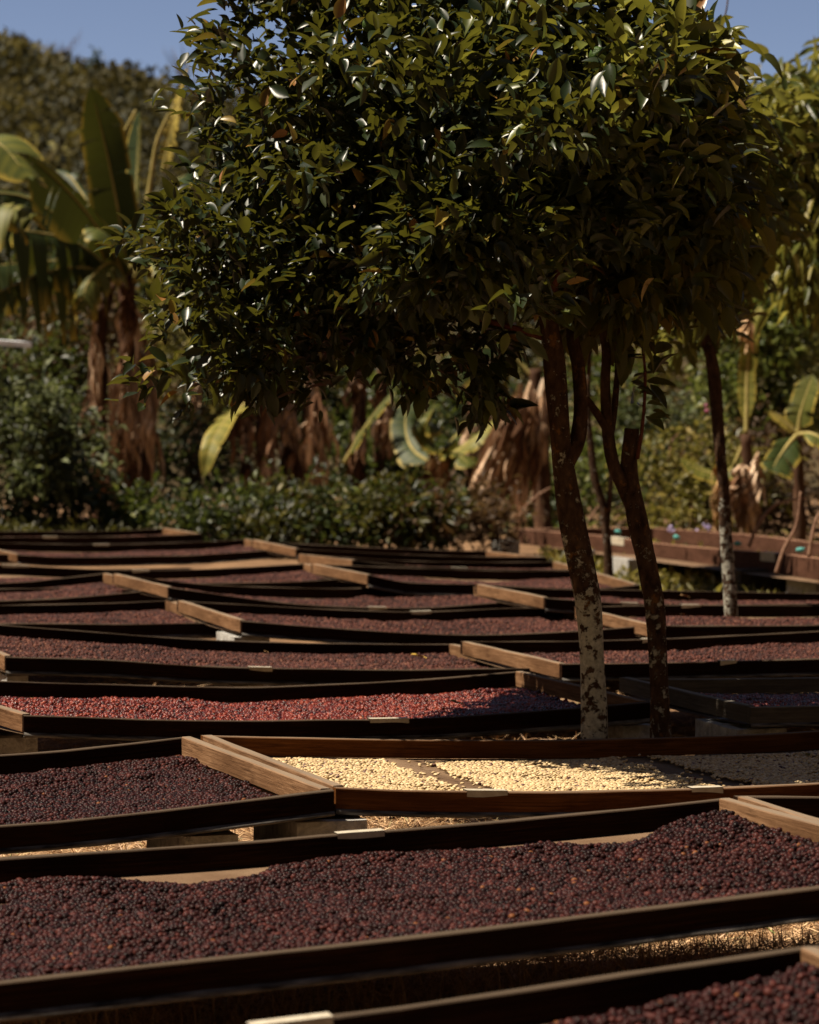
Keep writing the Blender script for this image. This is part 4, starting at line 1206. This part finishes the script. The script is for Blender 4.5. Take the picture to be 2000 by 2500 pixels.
# low plants over the ground behind the trays
px = np.concatenate([RNG.uniform(1330, 2150, 5200), RNG.uniform(-150, 1, 2600) + 430 * RNG.uniform(0, 1, 2600) ** 1.5])
D = np.concatenate([RNG.uniform(15.8, 24, 5200), RNG.uniform(21.6, 24, 2600)])
pos = np.column_stack([(px - 1000) / F * D, D, np.full(len(px), GZ)])
pos[:, 2] += RNG.uniform(0, .10, len(px)) * np.where(px > 1000, .3, 2.2)
d = RNG.normal(0, .6, (len(px), 3)); d[:, 2] = np.abs(d[:, 2]) + .4
o = leaves(pos, d, 3, .07, T=QT, mat='olive', name='ground_cover', droop=0, jit=.03, width=.35, tintf=lambda p, m_: np.clip(np.where(p[:, 0] > 1, .2 + .8 * RNG.beta(2, 2, m_), np.where(p[:, 0] < -1.9, .55, .08) * RNG.beta(2, 2, m_)), 0, 1))  # centre leaves tinted dark to stand for tree shade
tag(o, 'low weeds and grass covering the ground behind the trays', 'ground cover', None, 'stuff')

# lilac flowers
pp = np.array([P(x, y, 20.5 + RNG.uniform(0, 2)) for x, y in [(1640, 1290), (1700, 1300), (1728, 1286), (1715, 1380), (1668, 1392)]])
for k_, p_ in enumerate(pp):
    q = RNG.normal(0, .014, (9, 3))
    V, Fc = instance(ICO1[0], ICO1[1], p_ + q, rot_random(9), np.full(9, .012))
    lbs = ['lilac flower by the raised bed, ' + w for w in ('leftmost of the three above the plank', 'middle of the three above the plank', 'nearest the thin trunk, above the plank', 'upper one of two under the plank', 'lower one of two under the plank')]
    tag(mesh('flower', V, Fc, M['lilac']), lbs[k_], 'flower', 'lilac flowers around the raised bed')

# ------------------------------------------------------------------ banana plants


def banana_leaf(parent, pts, D, width, tint=.5, tear=.35, fold=.25, droop=.35, roll=0.0, seed=0, rib=True, name='leaf', nrm=(0, -.55, .83)):
    r = np.random.default_rng(seed)
    Q = np.array([P(x, y, D + dz) for x, y, dz in pts])
    c = catmull(Q, 14)
    d = np.concatenate([[0], np.cumsum(np.linalg.norm(np.diff(c, axis=0), axis=1))])
    n = 60
    s = np.linspace(0, d[-1], n)
    c = np.column_stack([np.interp(s, d, c[:, k]) for k in range(3)])
    T = np.gradient(c, axis=0); T /= np.linalg.norm(T, axis=1)[:, None]
    N0 = np.array(nrm, float)
    S = np.cross(T, N0); S /= np.linalg.norm(S, axis=1)[:, None] + 1e-9
    Nn = np.cross(S, T)
    ca, sa = math.cos(roll), math.sin(roll)
    S, Nn = S * ca + Nn * sa, Nn * ca - S * sa
    t_ = s / s[-1]
    w = width / 2 * np.clip(np.minimum((t_ - .10) / .16, 1), 0, 1) ** .6 * np.clip((1 - t_) / .22, 0, 1) ** .55
    V, q, ti, ed, G = [], [], [], [], []
    cols = 5
    for side in (-1, 1):
        i0 = 4
        while i0 < n - 1:
            ln = int(r.integers(2, 9)) if r.uniform() < tear * 2 else int(r.integers(8, 20))
            i1 = min(n - 1, i0 + ln)
            dr_ = droop * r.uniform(.5, 1.6) + (tear * r.uniform(0, 1.1))
            ff = fold * r.uniform(.7, 1.3)
            base = len(V)
            m_ = i1 - i0 + 1
            sh = r.uniform(.82, 1.0)
            for k_ in range(i0, i1 + 1):
                a = (k_ - i0) / max(1, m_ - 1)
                gap = tear * .20 * width * (a - .5) * 2
                for j_ in range(cols):
                    u = j_ / (cols - 1)
                    p = c[k_] + S[k_] * side * w[k_] * sh * u + Nn[k_] * w[k_] * (ff * u) - np.array([0, 0, 1]) * w[k_] * dr_ * u * u - T[k_] * gap * u * u
                    p = p + T[k_] * w[k_] * .35 * u
                    V.append(p)
                    ti.append(np.clip(tint + .06 * math.sin(k_ * 1.7) + r.normal(0, .02), 0, 1))
                    ed.append(u * (1 if r.uniform() < .9 else .8))
                    G.append((s[k_], w[k_] * u * side, 0))
            for k_ in range(m_ - 1):
                for j_ in range(cols - 1):
                    a_ = base + k_ * cols + j_
                    q.append([a_, a_ + 1, a_ + cols + 1, a_ + cols])
            i0 = i1
    o = mesh(name, np.array(V), np.array(q), M['banana'], parent, {'tint': np.array(ti), 'edge': np.array(ed), 'gc': np.array(G)})
    if rib:
        mb = MB()
        tube(mb, c[::6] - Nn[::6] * .004, np.linspace(.022, .006, len(c[::6])), 7, 3)
        rb = mb.build('midrib', M['rib'], None)
        V2 = np.concatenate(mb.v) - np.array(parent.location)
        rb.data.vertices.foreach_set('co', V2.astype(np.float32).ravel())
        rb.parent = o
    return o


def dead_leaf(parent, px, py, D, ln, wd, seed, lean=0.0, name='dead_leaf', mat='deadleaf', top=None):
    """a dry leaf hanging as a bundle of thin torn ribbons"""
    r = np.random.default_rng(seed)
    p0 = P(px, py, D)
    V, q = [], []
    n = 11
    for k in range(int(6 + wd * 45)):
        t_ = np.linspace(0, 1, n)
        az, l_, ph = r.uniform(0, 6.28), ln * r.uniform(.35, 1.1), r.uniform(0, 6)
        st_ = r.uniform(0, .35) * ln
        out = np.array([math.cos(az), math.sin(az) * .6, 0]) * wd * r.uniform(.2, .8)
        c = p0 + np.outer(np.sin(np.minimum(t_ * 2.4, 1.9)), out) + np.outer(t_ * l_ + st_, [lean, 0, -1]) + np.column_stack([.012 * np.sin(t_ * 8 + ph), .012 * np.cos(t_ * 7 + ph), 0 * t_])
        w = r.uniform(.008, .030) * np.sin(np.pi * np.clip(.08 + .9 * t_, 0, 1)) ** .6
        a = ph + t_ * r.uniform(-2.5, 2.5)
        sd_ = np.column_stack([np.cos(a), np.sin(a), 0 * a])
        b0 = len(V)
        for i_ in range(n):
            V += [c[i_] - sd_[i_] * w[i_], c[i_] + sd_[i_] * w[i_]]
        q += [[b0 + 2 * i_, b0 + 2 * i_ + 1, b0 + 2 * i_ + 3, b0 + 2 * i_ + 2] for i_ in range(n - 1)]
    return mesh(name, np.array(V), np.array(q), M[mat], parent)


def dead_leaf_sheet(parent, px, py, D, ln, wd, seed, lean=0.0, name='dead_leaf', mat='deadleaf', top=None):
    r = np.random.default_rng(seed)
    n = 14
    p0 = P(px, py, D)
    t_ = np.linspace(0, 1, n)
    az = r.uniform(0, 6.28)
    out = np.array([math.cos(az), math.sin(az), 0])
    c = p0 + np.outer(np.sin(t_ * 2.0) * .12, out) + np.outer(t_, [lean * ln, 0, -ln]) + np.column_stack([.03 * np.sin(t_ * 9 + seed), .03 * np.cos(t_ * 8), 0 * t_])
    V, q = [], []
    cols = 7
    ph = r.uniform(0, 6)
    for k_ in range(n):
        a = ph + t_[k_] * r.uniform(1, 3) * .6
        sd_ = np.array([math.cos(a), math.sin(a), 0])
        od = np.array([-math.sin(a), math.cos(a), 0])
        ww = wd * (math.sin(math.pi * min(1, .12 + .86 * t_[k_])) ** .7)
        for j_ in range(cols):
            u = j_ / (cols - 1) - .5
            V.append(c[k_] + sd_ * ww * u + od * wd * .28 * math.sin(u * 11 + t_[k_] * 5 + ph) + np.array([0, 0, -1]) * abs(u) * wd * .5)
    for k_ in range(n - 1):
        for j_ in range(cols - 1):
            if r.uniform() < .16: continue
            a_ = k_ * cols + j_
            q.append([a_, a_ + 1, a_ + cols + 1, a_ + cols])
    return mesh(name, np.array(V), np.array(q), M[mat], parent)


def stem(parent, pts, D, rpx, seed):
    return limb(pts, D, rpx, 'stem', 'stem', parent, seed, n=6, seg=12, rough=.25)


def plant(px, D, label):
    return empty('banana_plant', (float(P(px, 1300, D)[0]), D, GZ), label, 'banana plant', 'banana plants behind the trays')


DA = 26.0
ba = plant(290, DA, 'tall banana plant with torn green leaves and shaggy brown stems at the left')
stem(ba, [(285, 1420, 0), (300, 1200, 0), (318, 950, 0), (312, 800, 0), (310, 660, 0)], DA, [30, 30, 27, 24, 18], 1)
stem(ba, [(240, 1420, .1), (245, 1200, .1), (238, 980, .1), (246, 800, .1), (275, 690, .1)], DA, [24, 24, 22, 18, 12], 2)
stem(ba, [(350, 1420, .3), (352, 1200, .3), (345, 1050, .3), (340, 900, .3), (318, 760, .2)], DA, [22, 22, 20, 16, 10], 3)
bl = [([(312, 690, 0), (296, 560, 0), (262, 380, -.1), (222, 212, -.3)], .62, .48, .12, .45, .15, .3),
      ([(305, 690, 0), (240, 560, -.2), (160, 460, -.5), (62, 372, -.8)], .60, .42, .25, .2, .55, .9),
      ([(300, 690, 0), (200, 600, -.3), (80, 565, -.8), (-70, 560, -1.2)], .62, .62, .6, .1, .9, .2),
      ([(300, 700, 0), (220, 655, -.4), (110, 665, -.8), (-40, 730, -1.2)], .55, .70, .7, .1, 1.0, .2),
      ([(318, 680, 0), (326, 560, .2), (334, 420, .4), (340, 270, .5)], .40, .30, .1, .5, .1, 1.0),
      ([(318, 690, 0), (370, 640, -.2), (392, 660, -.4), (385, 720, -.5)], .26, .85, .3, .2, .5, .4),
      ([(308, 690, 0), (270, 590, -.5), (240, 560, -.8), (228, 585, -1.0)], .42, .80, .2, .2, .5, .2),
      ([(312, 690, 0), (380, 540, .3), (420, 450, .5), (470, 420, .8)], .5, .55, .4, .2, .6, .2),
      ([(305, 690, 0), (210, 520, .5), (120, 470, .8), (10, 500, 1.0)], .55, .45, .5, .15, .7, .3),
      ([(308, 690, 0), (350, 600, .5), (390, 540, .8), (440, 560, 1.0)], .45, .5, .4, .2, .6, .1)]
bl += [([(308, 690, 0), (250, 560, .4), (170, 430, .8), (110, 420, 1.0)], .5, .4, .5, .1, .7, .5), ([(300, 690, 0), (180, 640, 0), (90, 640, -.2), (-40, 650, -.4)], .5, .66, .8, .05, 1.1, .1),
       ([(316, 690, 0), (300, 560, .3), (285, 430, .6), (300, 330, .8)], .4, .35, .3, .3, .3, -.6), ([(318, 690, 0), (360, 600, .2), (420, 580, .2), (470, 640, 0)], .4, .6, .6, .1, .9, .2),
       ([(310, 690, 0), (270, 640, -.5), (215, 690, -.8), (200, 760, -.9)], .34, .85, .5, .1, .6, .3), ([(306, 690, 0), (180, 560, .2), (60, 480, .2), (-80, 470, 0)], .55, .5, .7, .1, 1.0, .6)]
bl = [(a_, w_ * .74, t_ * .72, te_ * 1.3, fo_ * .7, dp_ * 1.3, ro_) for a_, w_, t_, te_, fo_, dp_, ro_ in bl]
for k_, (pt, wd, ti, te, fo, dp, ro) in enumerate(bl):
    banana_leaf(ba, pt, DA, wd, ti, te, fo, dp, ro, seed=100 + k_)
mb = MB(); tube(mb, np.array([P(x, y, DA - .1) for x, y in [(330, 690), (350, 560), (368, 440), (385, 340), (425, 255)]]), [.03, .026, .022, .018, .012], 8, 5)
mb.build('bare_rib', M['rib'], ba)
mb = MB(); tube(mb, np.array([P(x, y, DA) for x, y in [(290, 350), (310, 310), (332, 268)]]), [.018, .016, .012], 8, 4)
mb.build('bare_rib', M['rib'], ba)
for k_, (x, y) in enumerate([(405, 380), (425, 310), (440, 250)]):
    banana_leaf(ba, [(x - 8, y + 40, 0), (x, y, 0), (x + 12, y - 60, 0), (x + 22, y - 100, 0)], DA + .2, .16, .95, .6, .3, .3, .5 * k_, seed=140 + k_)
rr = random.Random(5)
for k_ in range(30):
    x = rr.choice([240, 262, 300, 318, 345]) + rr.uniform(-22, 22)
    dead_leaf(ba, x, rr.uniform(680, 1130), DA - rr.uniform(.05, .3), rr.uniform(.3, .85), rr.uniform(.08, .2), 200 + k_, rr.uniform(-.12, .12))

bb = plant(-90, 25.0, 'banana plant mostly cut off by the left edge, one broad leaf showing')
stem(bb, [(-120, 1420, 0), (-118, 1000, 0), (-112, 700, 0)], 25.0, [34, 30, 22], 4)
banana_leaf(bb, [(-112, 700, 0), (-80, 480, 0), (-20, 345, -.2), (80, 440, -.5)], 25.0, .62, .62, .3, .3, .5, .3, seed=160)
banana_leaf(bb, [(-112, 700, 0), (-60, 560, -.2), (0, 500, -.4), (90, 525, -.6)], 25.0, .5, .66, .6, .2, .9, .2, seed=161)

bc = plant(700, 26.5, 'cluster of dark banana stems with hanging dead leaves below the left boughs')
for k_, (x, w_) in enumerate([(648, 20), (702, 24), (752, 22), (600, 16)]):
    stem(bc, [(x - 6, 1420, .1 * k_), (x, 1200, .1 * k_), (x + 6, 1000, .1 * k_), (x + 10, 860, .1 * k_)], 26.5, [w_, w_, w_ * .9, w_ * .7], 10 + k_)
for k_ in range(20):
    x = rr.choice([605, 655, 708, 765]) + rr.uniform(-16, 16)
    dead_leaf(bc, x, rr.uniform(900, 1180), 26.5 - rr.uniform(.1, .35), rr.uniform(.25, .6), rr.uniform(.06, .15), 300 + k_, rr.uniform(-.1, .1))
for k_ in range(4):
    dead_leaf(bc, 768 + rr.uniform(-12, 12), 945 + 28 * k_, 26.1, .45, .17, 330 + k_, rr.uniform(-.05, .1))
banana_leaf(bc, [(600, 985, -.4), (555, 1020, -1.6), (515, 1085, -2.0), (498, 1165, -2.1)], 26.0, .22, .80, .3, .2, .15, .5, seed=170, nrm=(-.5, -.8, .35))
banana_leaf(bc, [(700, 880, 0), (640, 760, 0), (560, 720, -.3), (470, 780, -.6)], 26.5, .5, .35, .5, .2, .7, .2, seed=171)

bd = plant(1070, 26.0, 'low banana plant with a few fresh green leaves at the centre')
stem(bd, [(1075, 1420, 0), (1072, 1250, 0), (1070, 1130, 0)], 26.0, [20, 18, 13], 20)
for k_, (pt, wd, ti) in enumerate([([(1070, 1130, 0), (1055, 1080, -.2), (1045, 1030, -.3), (1065, 985, -.4)], .32, .6), ([(1072, 1130, 0), (1100, 1080, -.2), (1140, 1040, -.3), (1175, 1030, -.5)], .30, .55),
                                   ([(1070, 1130, 0), (1090, 1110, -.2), (1120, 1110, -.4), (1150, 1140, -.6)], .25, .6), ([(1070, 1130, 0), (1150, 1080, .2), (1210, 1030, .2), (1240, 990, .1)], .2, .75),
                                   ([(1070, 1140, 0), (1010, 1100, .2), (990, 1040, .4), (1000, 960, .5)], .3, .5)]):
    banana_leaf(bd, pt, 26.0, wd, ti, .25, .25, .4, .3, seed=180 + k_)
banana_leaf(bd, [(1060, 1200, .3), (840, 1130, -.1), (900, 1030, -.2), (975, 940, -.3)][1:], 26.0, .34, .5, .25, .2, .3, .5, seed=190)
for k_ in range(9):
    dead_leaf(bd, rr.uniform(1035, 1085), rr.uniform(1090, 1180), 25.8, rr.uniform(.2, .45), rr.uniform(.07, .15), 340 + k_)

bh_ = plant(890, 26.8, 'pair of dark banana stems with tan dead leaves left of the fresh green leaves')
for k_, (x, w_) in enumerate([(872, 20), (925, 17)]):
    stem(bh_, [(x - 4, 1420, .1 * k_), (x, 1200, .1 * k_), (x + 8, 1000, .1 * k_), (x + 6, 880, .1 * k_)], 26.8, [w_, w_, w_ * .9, w_ * .6], 60 + k_)
for k_ in range(12):
    dead_leaf(bh_, rr.choice([872, 928]) + rr.uniform(-14, 14), rr.uniform(900, 1160), 26.5, rr.uniform(.2, .5), rr.uniform(.06, .14), 500 + k_, rr.uniform(-.1, .1))
banana_leaf(bh_, [(878, 900, 0), (850, 830, 0), (800, 800, -.2), (740, 850, -.4)], 26.8, .36, .35, .5, .2, .7, .2, seed=215)
bi_ = plant(1165, 27.0, 'slender banana stems with pale dead leaves just left of the tan fan')
for k_, (x, w_) in enumerate([(1150, 16), (1196, 18)]):
    stem(bi_, [(x - 4, 1420, .1 * k_), (x, 1200, .1 * k_), (x + 8, 1000, .1 * k_), (x + 6, 860, .1 * k_)], 27.0, [w_, w_, w_ * .9, w_ * .6], 70 + k_)
for k_ in range(10):
    dead_leaf(bi_, rr.choice([1152, 1200]) + rr.uniform(-14, 14), rr.uniform(900, 1130), 26.7, rr.uniform(.2, .5), rr.uniform(.06, .14), 520 + k_, rr.uniform(-.1, .1))
bj_ = plant(475, 27.5, 'thin dark banana stem with ragged dead leaves right of the tall banana plant')
stem(bj_, [(470, 1420, 0), (474, 1200, 0), (480, 1000, 0), (470, 880, 0)], 27.5, [17, 17, 15, 10], 80)
for k_ in range(9):
    dead_leaf(bj_, 474 + rr.uniform(-16, 16), rr.uniform(900, 1150), 27.2, rr.uniform(.2, .5), rr.uniform(.06, .14), 540 + k_, rr.uniform(-.1, .1))

be = plant(1290, 25.5, 'banana plant with a wide fan of sunlit tan dead leaves left of the first trunk')
stem(be, [(1330, 1420, 0), (1325, 1200, 0), (1315, 1000, 0), (1305, 900, 0)], 25.5, [24, 22, 20, 14], 30)
for k_ in range(24):
    f_ = k_ / 23
    x0 = 1315 - 60 * rr.random(); y0 = 930 + 120 * rr.random()
    dead_leaf(be, x0 - 20 * f_, y0, 25.2 - rr.uniform(0, .4), rr.uniform(.4, .95), rr.uniform(.08, .18), 400 + k_, -.45 * rr.random())
for k_ in range(8):
    dead_leaf(be, rr.uniform(1270, 1340), rr.uniform(900, 1000), 25.1, rr.uniform(.5, .8), rr.uniform(.1, .2), 430 + k_, rr.uniform(-.1, .05))
banana_leaf(be, [(1300, 920, 0), (1240, 860, 0), (1160, 850, -.3), (1060, 900, -.6)], 25.5, .45, .4, .5, .2, .7, .2, seed=195)

bf = plant(1820, 23.5, 'banana stems wrapped in tan and orange dead leaves right of the thin trunk')
stem(bf, [(1825, 1420, 0), (1825, 1200, 0), (1822, 1060, 0)], 23.5, [18, 17, 12], 40)
for k_ in range(12):
    dead_leaf(bf, rr.uniform(1798, 1850), rr.uniform(1080, 1200), 23.3, rr.uniform(.25, .5), rr.uniform(.07, .15), 450 + k_)
for k_ in range(3):
    dead_leaf(bf, 1755 + 5 * k_, 1115 + 50 * k_, 22.8, .35, .09, 470 + k_, mat='tan')
banana_leaf(bf, [(1822, 1070, 0), (1780, 1150, 0), (1720, 1150, 0), (1660, 1120, 0)], 23.5, .16, .7, .3, .2, .4, .2, seed=200)
dead_leaf(bf, 1822, 765, 23.4, .28, .1, 480, mat='tan')
banana_leaf(bf, [(1822, 1060, 0), (1825, 900, .1), (1838, 800, 0), (1860, 745, 0)], 23.5, .16, .75, .2, .2, .3, .2, seed=201)

bg_ = plant(1950, 22.5, 'young banana plant with an upright bright leaf at the right edge')
stem(bg_, [(1955, 1420, 0), (1952, 1200, 0), (1948, 1060, 0)], 22.5, [16, 14, 9], 45)
for k_, (pt, wd, ti) in enumerate([([(1948, 1060, 0), (1955, 1010, 0), (1970, 960, 0), (1985, 915, 0)], .27, .62), ([(1948, 1060, 0), (1925, 1085, -.1), (1900, 1120, -.2), (1885, 1150, -.3)], .26, .5),
                                   ([(1948, 1060, 0), (1985, 1060, -.1), (2030, 1090, -.2), (2070, 1140, -.3)], .3, .6), ([(1948, 1060, 0), (1915, 1030, 0), (1888, 1010, 0), (1880, 1000, 0)], .1, .9)]):
    banana_leaf(bg_, pt, 22.5, wd, ti, .2, .3, .3, .3, seed=210 + k_)

# pale arching canes
for k_, (pts, D, lb) in enumerate([([(1255, 1300), (1275, 1250), (1305, 1215), (1345, 1190)], 24.0, 'pale bent cane left of the first trunk above the raised bed'),
                                   ([(1828, 1335), (1850, 1285), (1895, 1232), (1970, 1215)], 17.2, 'long arched brown cane over the raised bed near the right edge'),
                                   ([(1975, 1360), (1985, 1300), (2000, 1255), (2040, 1215)], 16.0, 'arched cane cut by the right edge at the raised bed'),
                                   ([(1895, 1400), (1915, 1340), (1945, 1280), (1955, 1200)], 16.4, 'crooked cane leaning against the raised bed front'),
                                   ([(1420, 1310), (1440, 1265), (1462, 1235)], 24.0, 'short pale cane right behind the first trunk'),
                                   ([(1600, 1170), (1630, 1130), (1640, 1080), (1655, 1060)], 25.5, 'bare pale twig among the weeds right of the sawn stub')]):
    mb = MB()
    tube(mb, np.array([P(x, y, D) for x, y in pts]), np.linspace(.012, .006, len(pts)), 7, 6, .15, k_)
    tag(mb.build('cane', M['paletwig']), lb, 'cane', 'bare canes behind the trays')
mb = MB()
V, Fc = instance(ICO2[0], ICO2[1], np.array([P(1727, 1003, 24.0), P(1724, 990, 24.0)]), rot_random(2), np.array([.022, .016]))
m, t, b = newmat('magenta petals'); b.inputs['Base Color'].default_value = (.28, .06, .12, 1); M['magenta'] = m
tag(mesh('flower', V, Fc, M['magenta']), 'single magenta flower left of the thin trunk, halfway up', 'flower')

# ------------------------------------------------------------------ shed at the left edge
DS = 22.6
sh = empty('lean_to', (float(P(-200, 1300, DS)[0]), DS, GZ), 'lean-to with a pale roof edge showing at the left edge', 'shed')
a_, b_ = P(-260, 812, DS), P(78, 836, DS)
V = np.array([a_, b_, b_ - [0, 0, .042], a_ - [0, 0, .042], a_ + [-.4, .7, .032], b_ + [-.2, .7, .032], b_ + [-.2, .7, -.005], a_ + [-.4, .7, -.005]])
mesh('roof_sheet', V, np.array([[0, 1, 2, 3], [4, 7, 6, 5], [0, 4, 5, 1], [3, 2, 6, 7], [0, 3, 7, 4], [1, 5, 6, 2]]), M['metal'], sh, smooth=False)
for x in (-230, -90):
    p_ = P(x, 900, DS + .3)
    mb = MB(); tube(mb, np.array([[p_[0], p_[1], GZ], [p_[0], p_[1], 0], [p_[0], p_[1], P(0, 818 + (x + 260) * .072, DS)[2]]]), [.05, .05, .045], 8, 3)
    mb.build('post', M['post'], sh)

# ------------------------------------------------------------------ hillside
n = 2400
px = np.concatenate([RNG.uniform(-250, 620, 1100), RNG.uniform(620, 1500, 200), RNG.uniform(1500, 2250, 400), RNG.uniform(-1700, -250, 350), RNG.uniform(2250, 3700, 350)])
D = np.where(np.arange(n) < 1700, 45, 34) + 260 * RNG.uniform(0, 1, n) ** .8
x = (px - 1000) / F * D
rr_ = (.0058 * D + .35) * np.clip(np.exp(RNG.normal(0, .38, n) * np.where(D > 245, 1.45, 1)), .4, 2.3)
ctr = np.column_stack([x, D, hill_z(x, D) + rr_ * .45])
per = 130
q = RNG.normal(size=(n * per, 3)); q /= np.linalg.norm(q, axis=1)[:, None]
q[:, 2] = np.abs(q[:, 2]) * .95 - .1
rad_ = np.repeat(rr_, per)
pos = np.repeat(ctr, per, 0) + q * rad_[:, None] * RNG.uniform(.6, 1.05, n * per)[:, None]
d = q + RNG.normal(0, .6, q.shape)
R = frames(d, np.tile([[0, 0, 1.0]], (len(d), 1)), RNG.normal(0, .8, len(d)))
V, Fc = instance(QT[0][0], QT[0][1], pos, R, np.column_stack([rad_ * .15, rad_ * .21, rad_ * .12]))
fam = np.repeat(np.clip(RNG.beta(1.0, 1.5, n), 0, 1), per)
ti = np.clip(fam * .8 + RNG.normal(.08, .10, n * per), 0, 1)
tag(mesh('hillside_scrub', V, Fc, M['hill'], None, {'tint': np.repeat(ti, len(QT[0][0]))}), 'brown and olive scrub covering the hillside', 'scrub', None, 'stuff')


def hill_tree(px, py_top, D, rpx, hpx, mat, label, n=120, conic=False, bare=False):
    x = (px - 1000) / F * D
    zb = float(hill_z(x, D))
    s_ = F / D
    root = empty('hill_tree', (float(x), D, zb), label, 'tree', 'trees on the skyline')
    top = P(px, py_top, D)[2]
    H_ = max(top - zb, hpx / s_)
    top = zb + H_
    mb = MB()
    tube(mb, np.array([[x, D, zb - .3], [x, D, zb + H_ * .5], [x + .1, D, zb + H_ * .9]]), [.16, .11, .03], 7, 4)
    if bare:
        for k in range(26):
            a = RNG.uniform(0, 6.28); z0 = zb + H_ * RNG.uniform(.35, .8); l = H_ * RNG.uniform(.2, .4)
            p0 = np.array([x, D, z0])
            tube(mb, np.array([p0, p0 + [math.cos(a) * l * .5, math.sin(a) * l * .3, l * .5], p0 + [math.cos(a) * l * .8, math.sin(a) * l * .5, l]]), [.05, .035, .015], 5, 3)
    mb.build('trunk', M['twig'] if bare else M['post'], root)
    c = n
    q = RNG.normal(size=(c, 3)); q /= np.linalg.norm(q, axis=1)[:, None]
    r_ = RNG.uniform(.5, 1, c)
    rw = rpx / s_
    if conic:
        zz = RNG.uniform(.15, 1, c); pos = np.column_stack([x + q[:, 0] * rw * (1.1 - zz), D + q[:, 1] * rw * (1.1 - zz), zb + zz * H_])
    else:
        pos = np.column_stack([x + q[:, 0] * rw * r_, D + q[:, 1] * rw * r_, zb + H_ * .62 + q[:, 2] * H_ * .36 * r_])
    leaves(pos, q, 4 if not bare else 1, .55 if not bare else .3, T=QT, mat=mat, parent=root, jit=.2, tintf=lambda p, m_: np.clip(RNG.beta(2, 3, m_) * (.7 if not bare else 1), 0, 1))


hill_tree(238, 122, 290, 20, 45, 'bush', 'dark pointed tree alone on the skyline', 90, True)
hill_tree(450, 112, 285, 26, 70, 'hill', 'pale bare tree on the skyline beside the big citrus crown', 40, bare=True)
hill_tree(150, 100, 280, 50, 60, 'hill', 'pale rounded tree on the skyline left of the pointed one', 200, bare=True)
hill_tree(40, 85, 270, 55, 50, 'hill', 'dark rounded tree highest on the skyline at the left', 260)
hill_tree(320, 148, 280, 42, 40, 'hill', 'olive rounded tree on the skyline right of the pointed one', 200)
print('done')
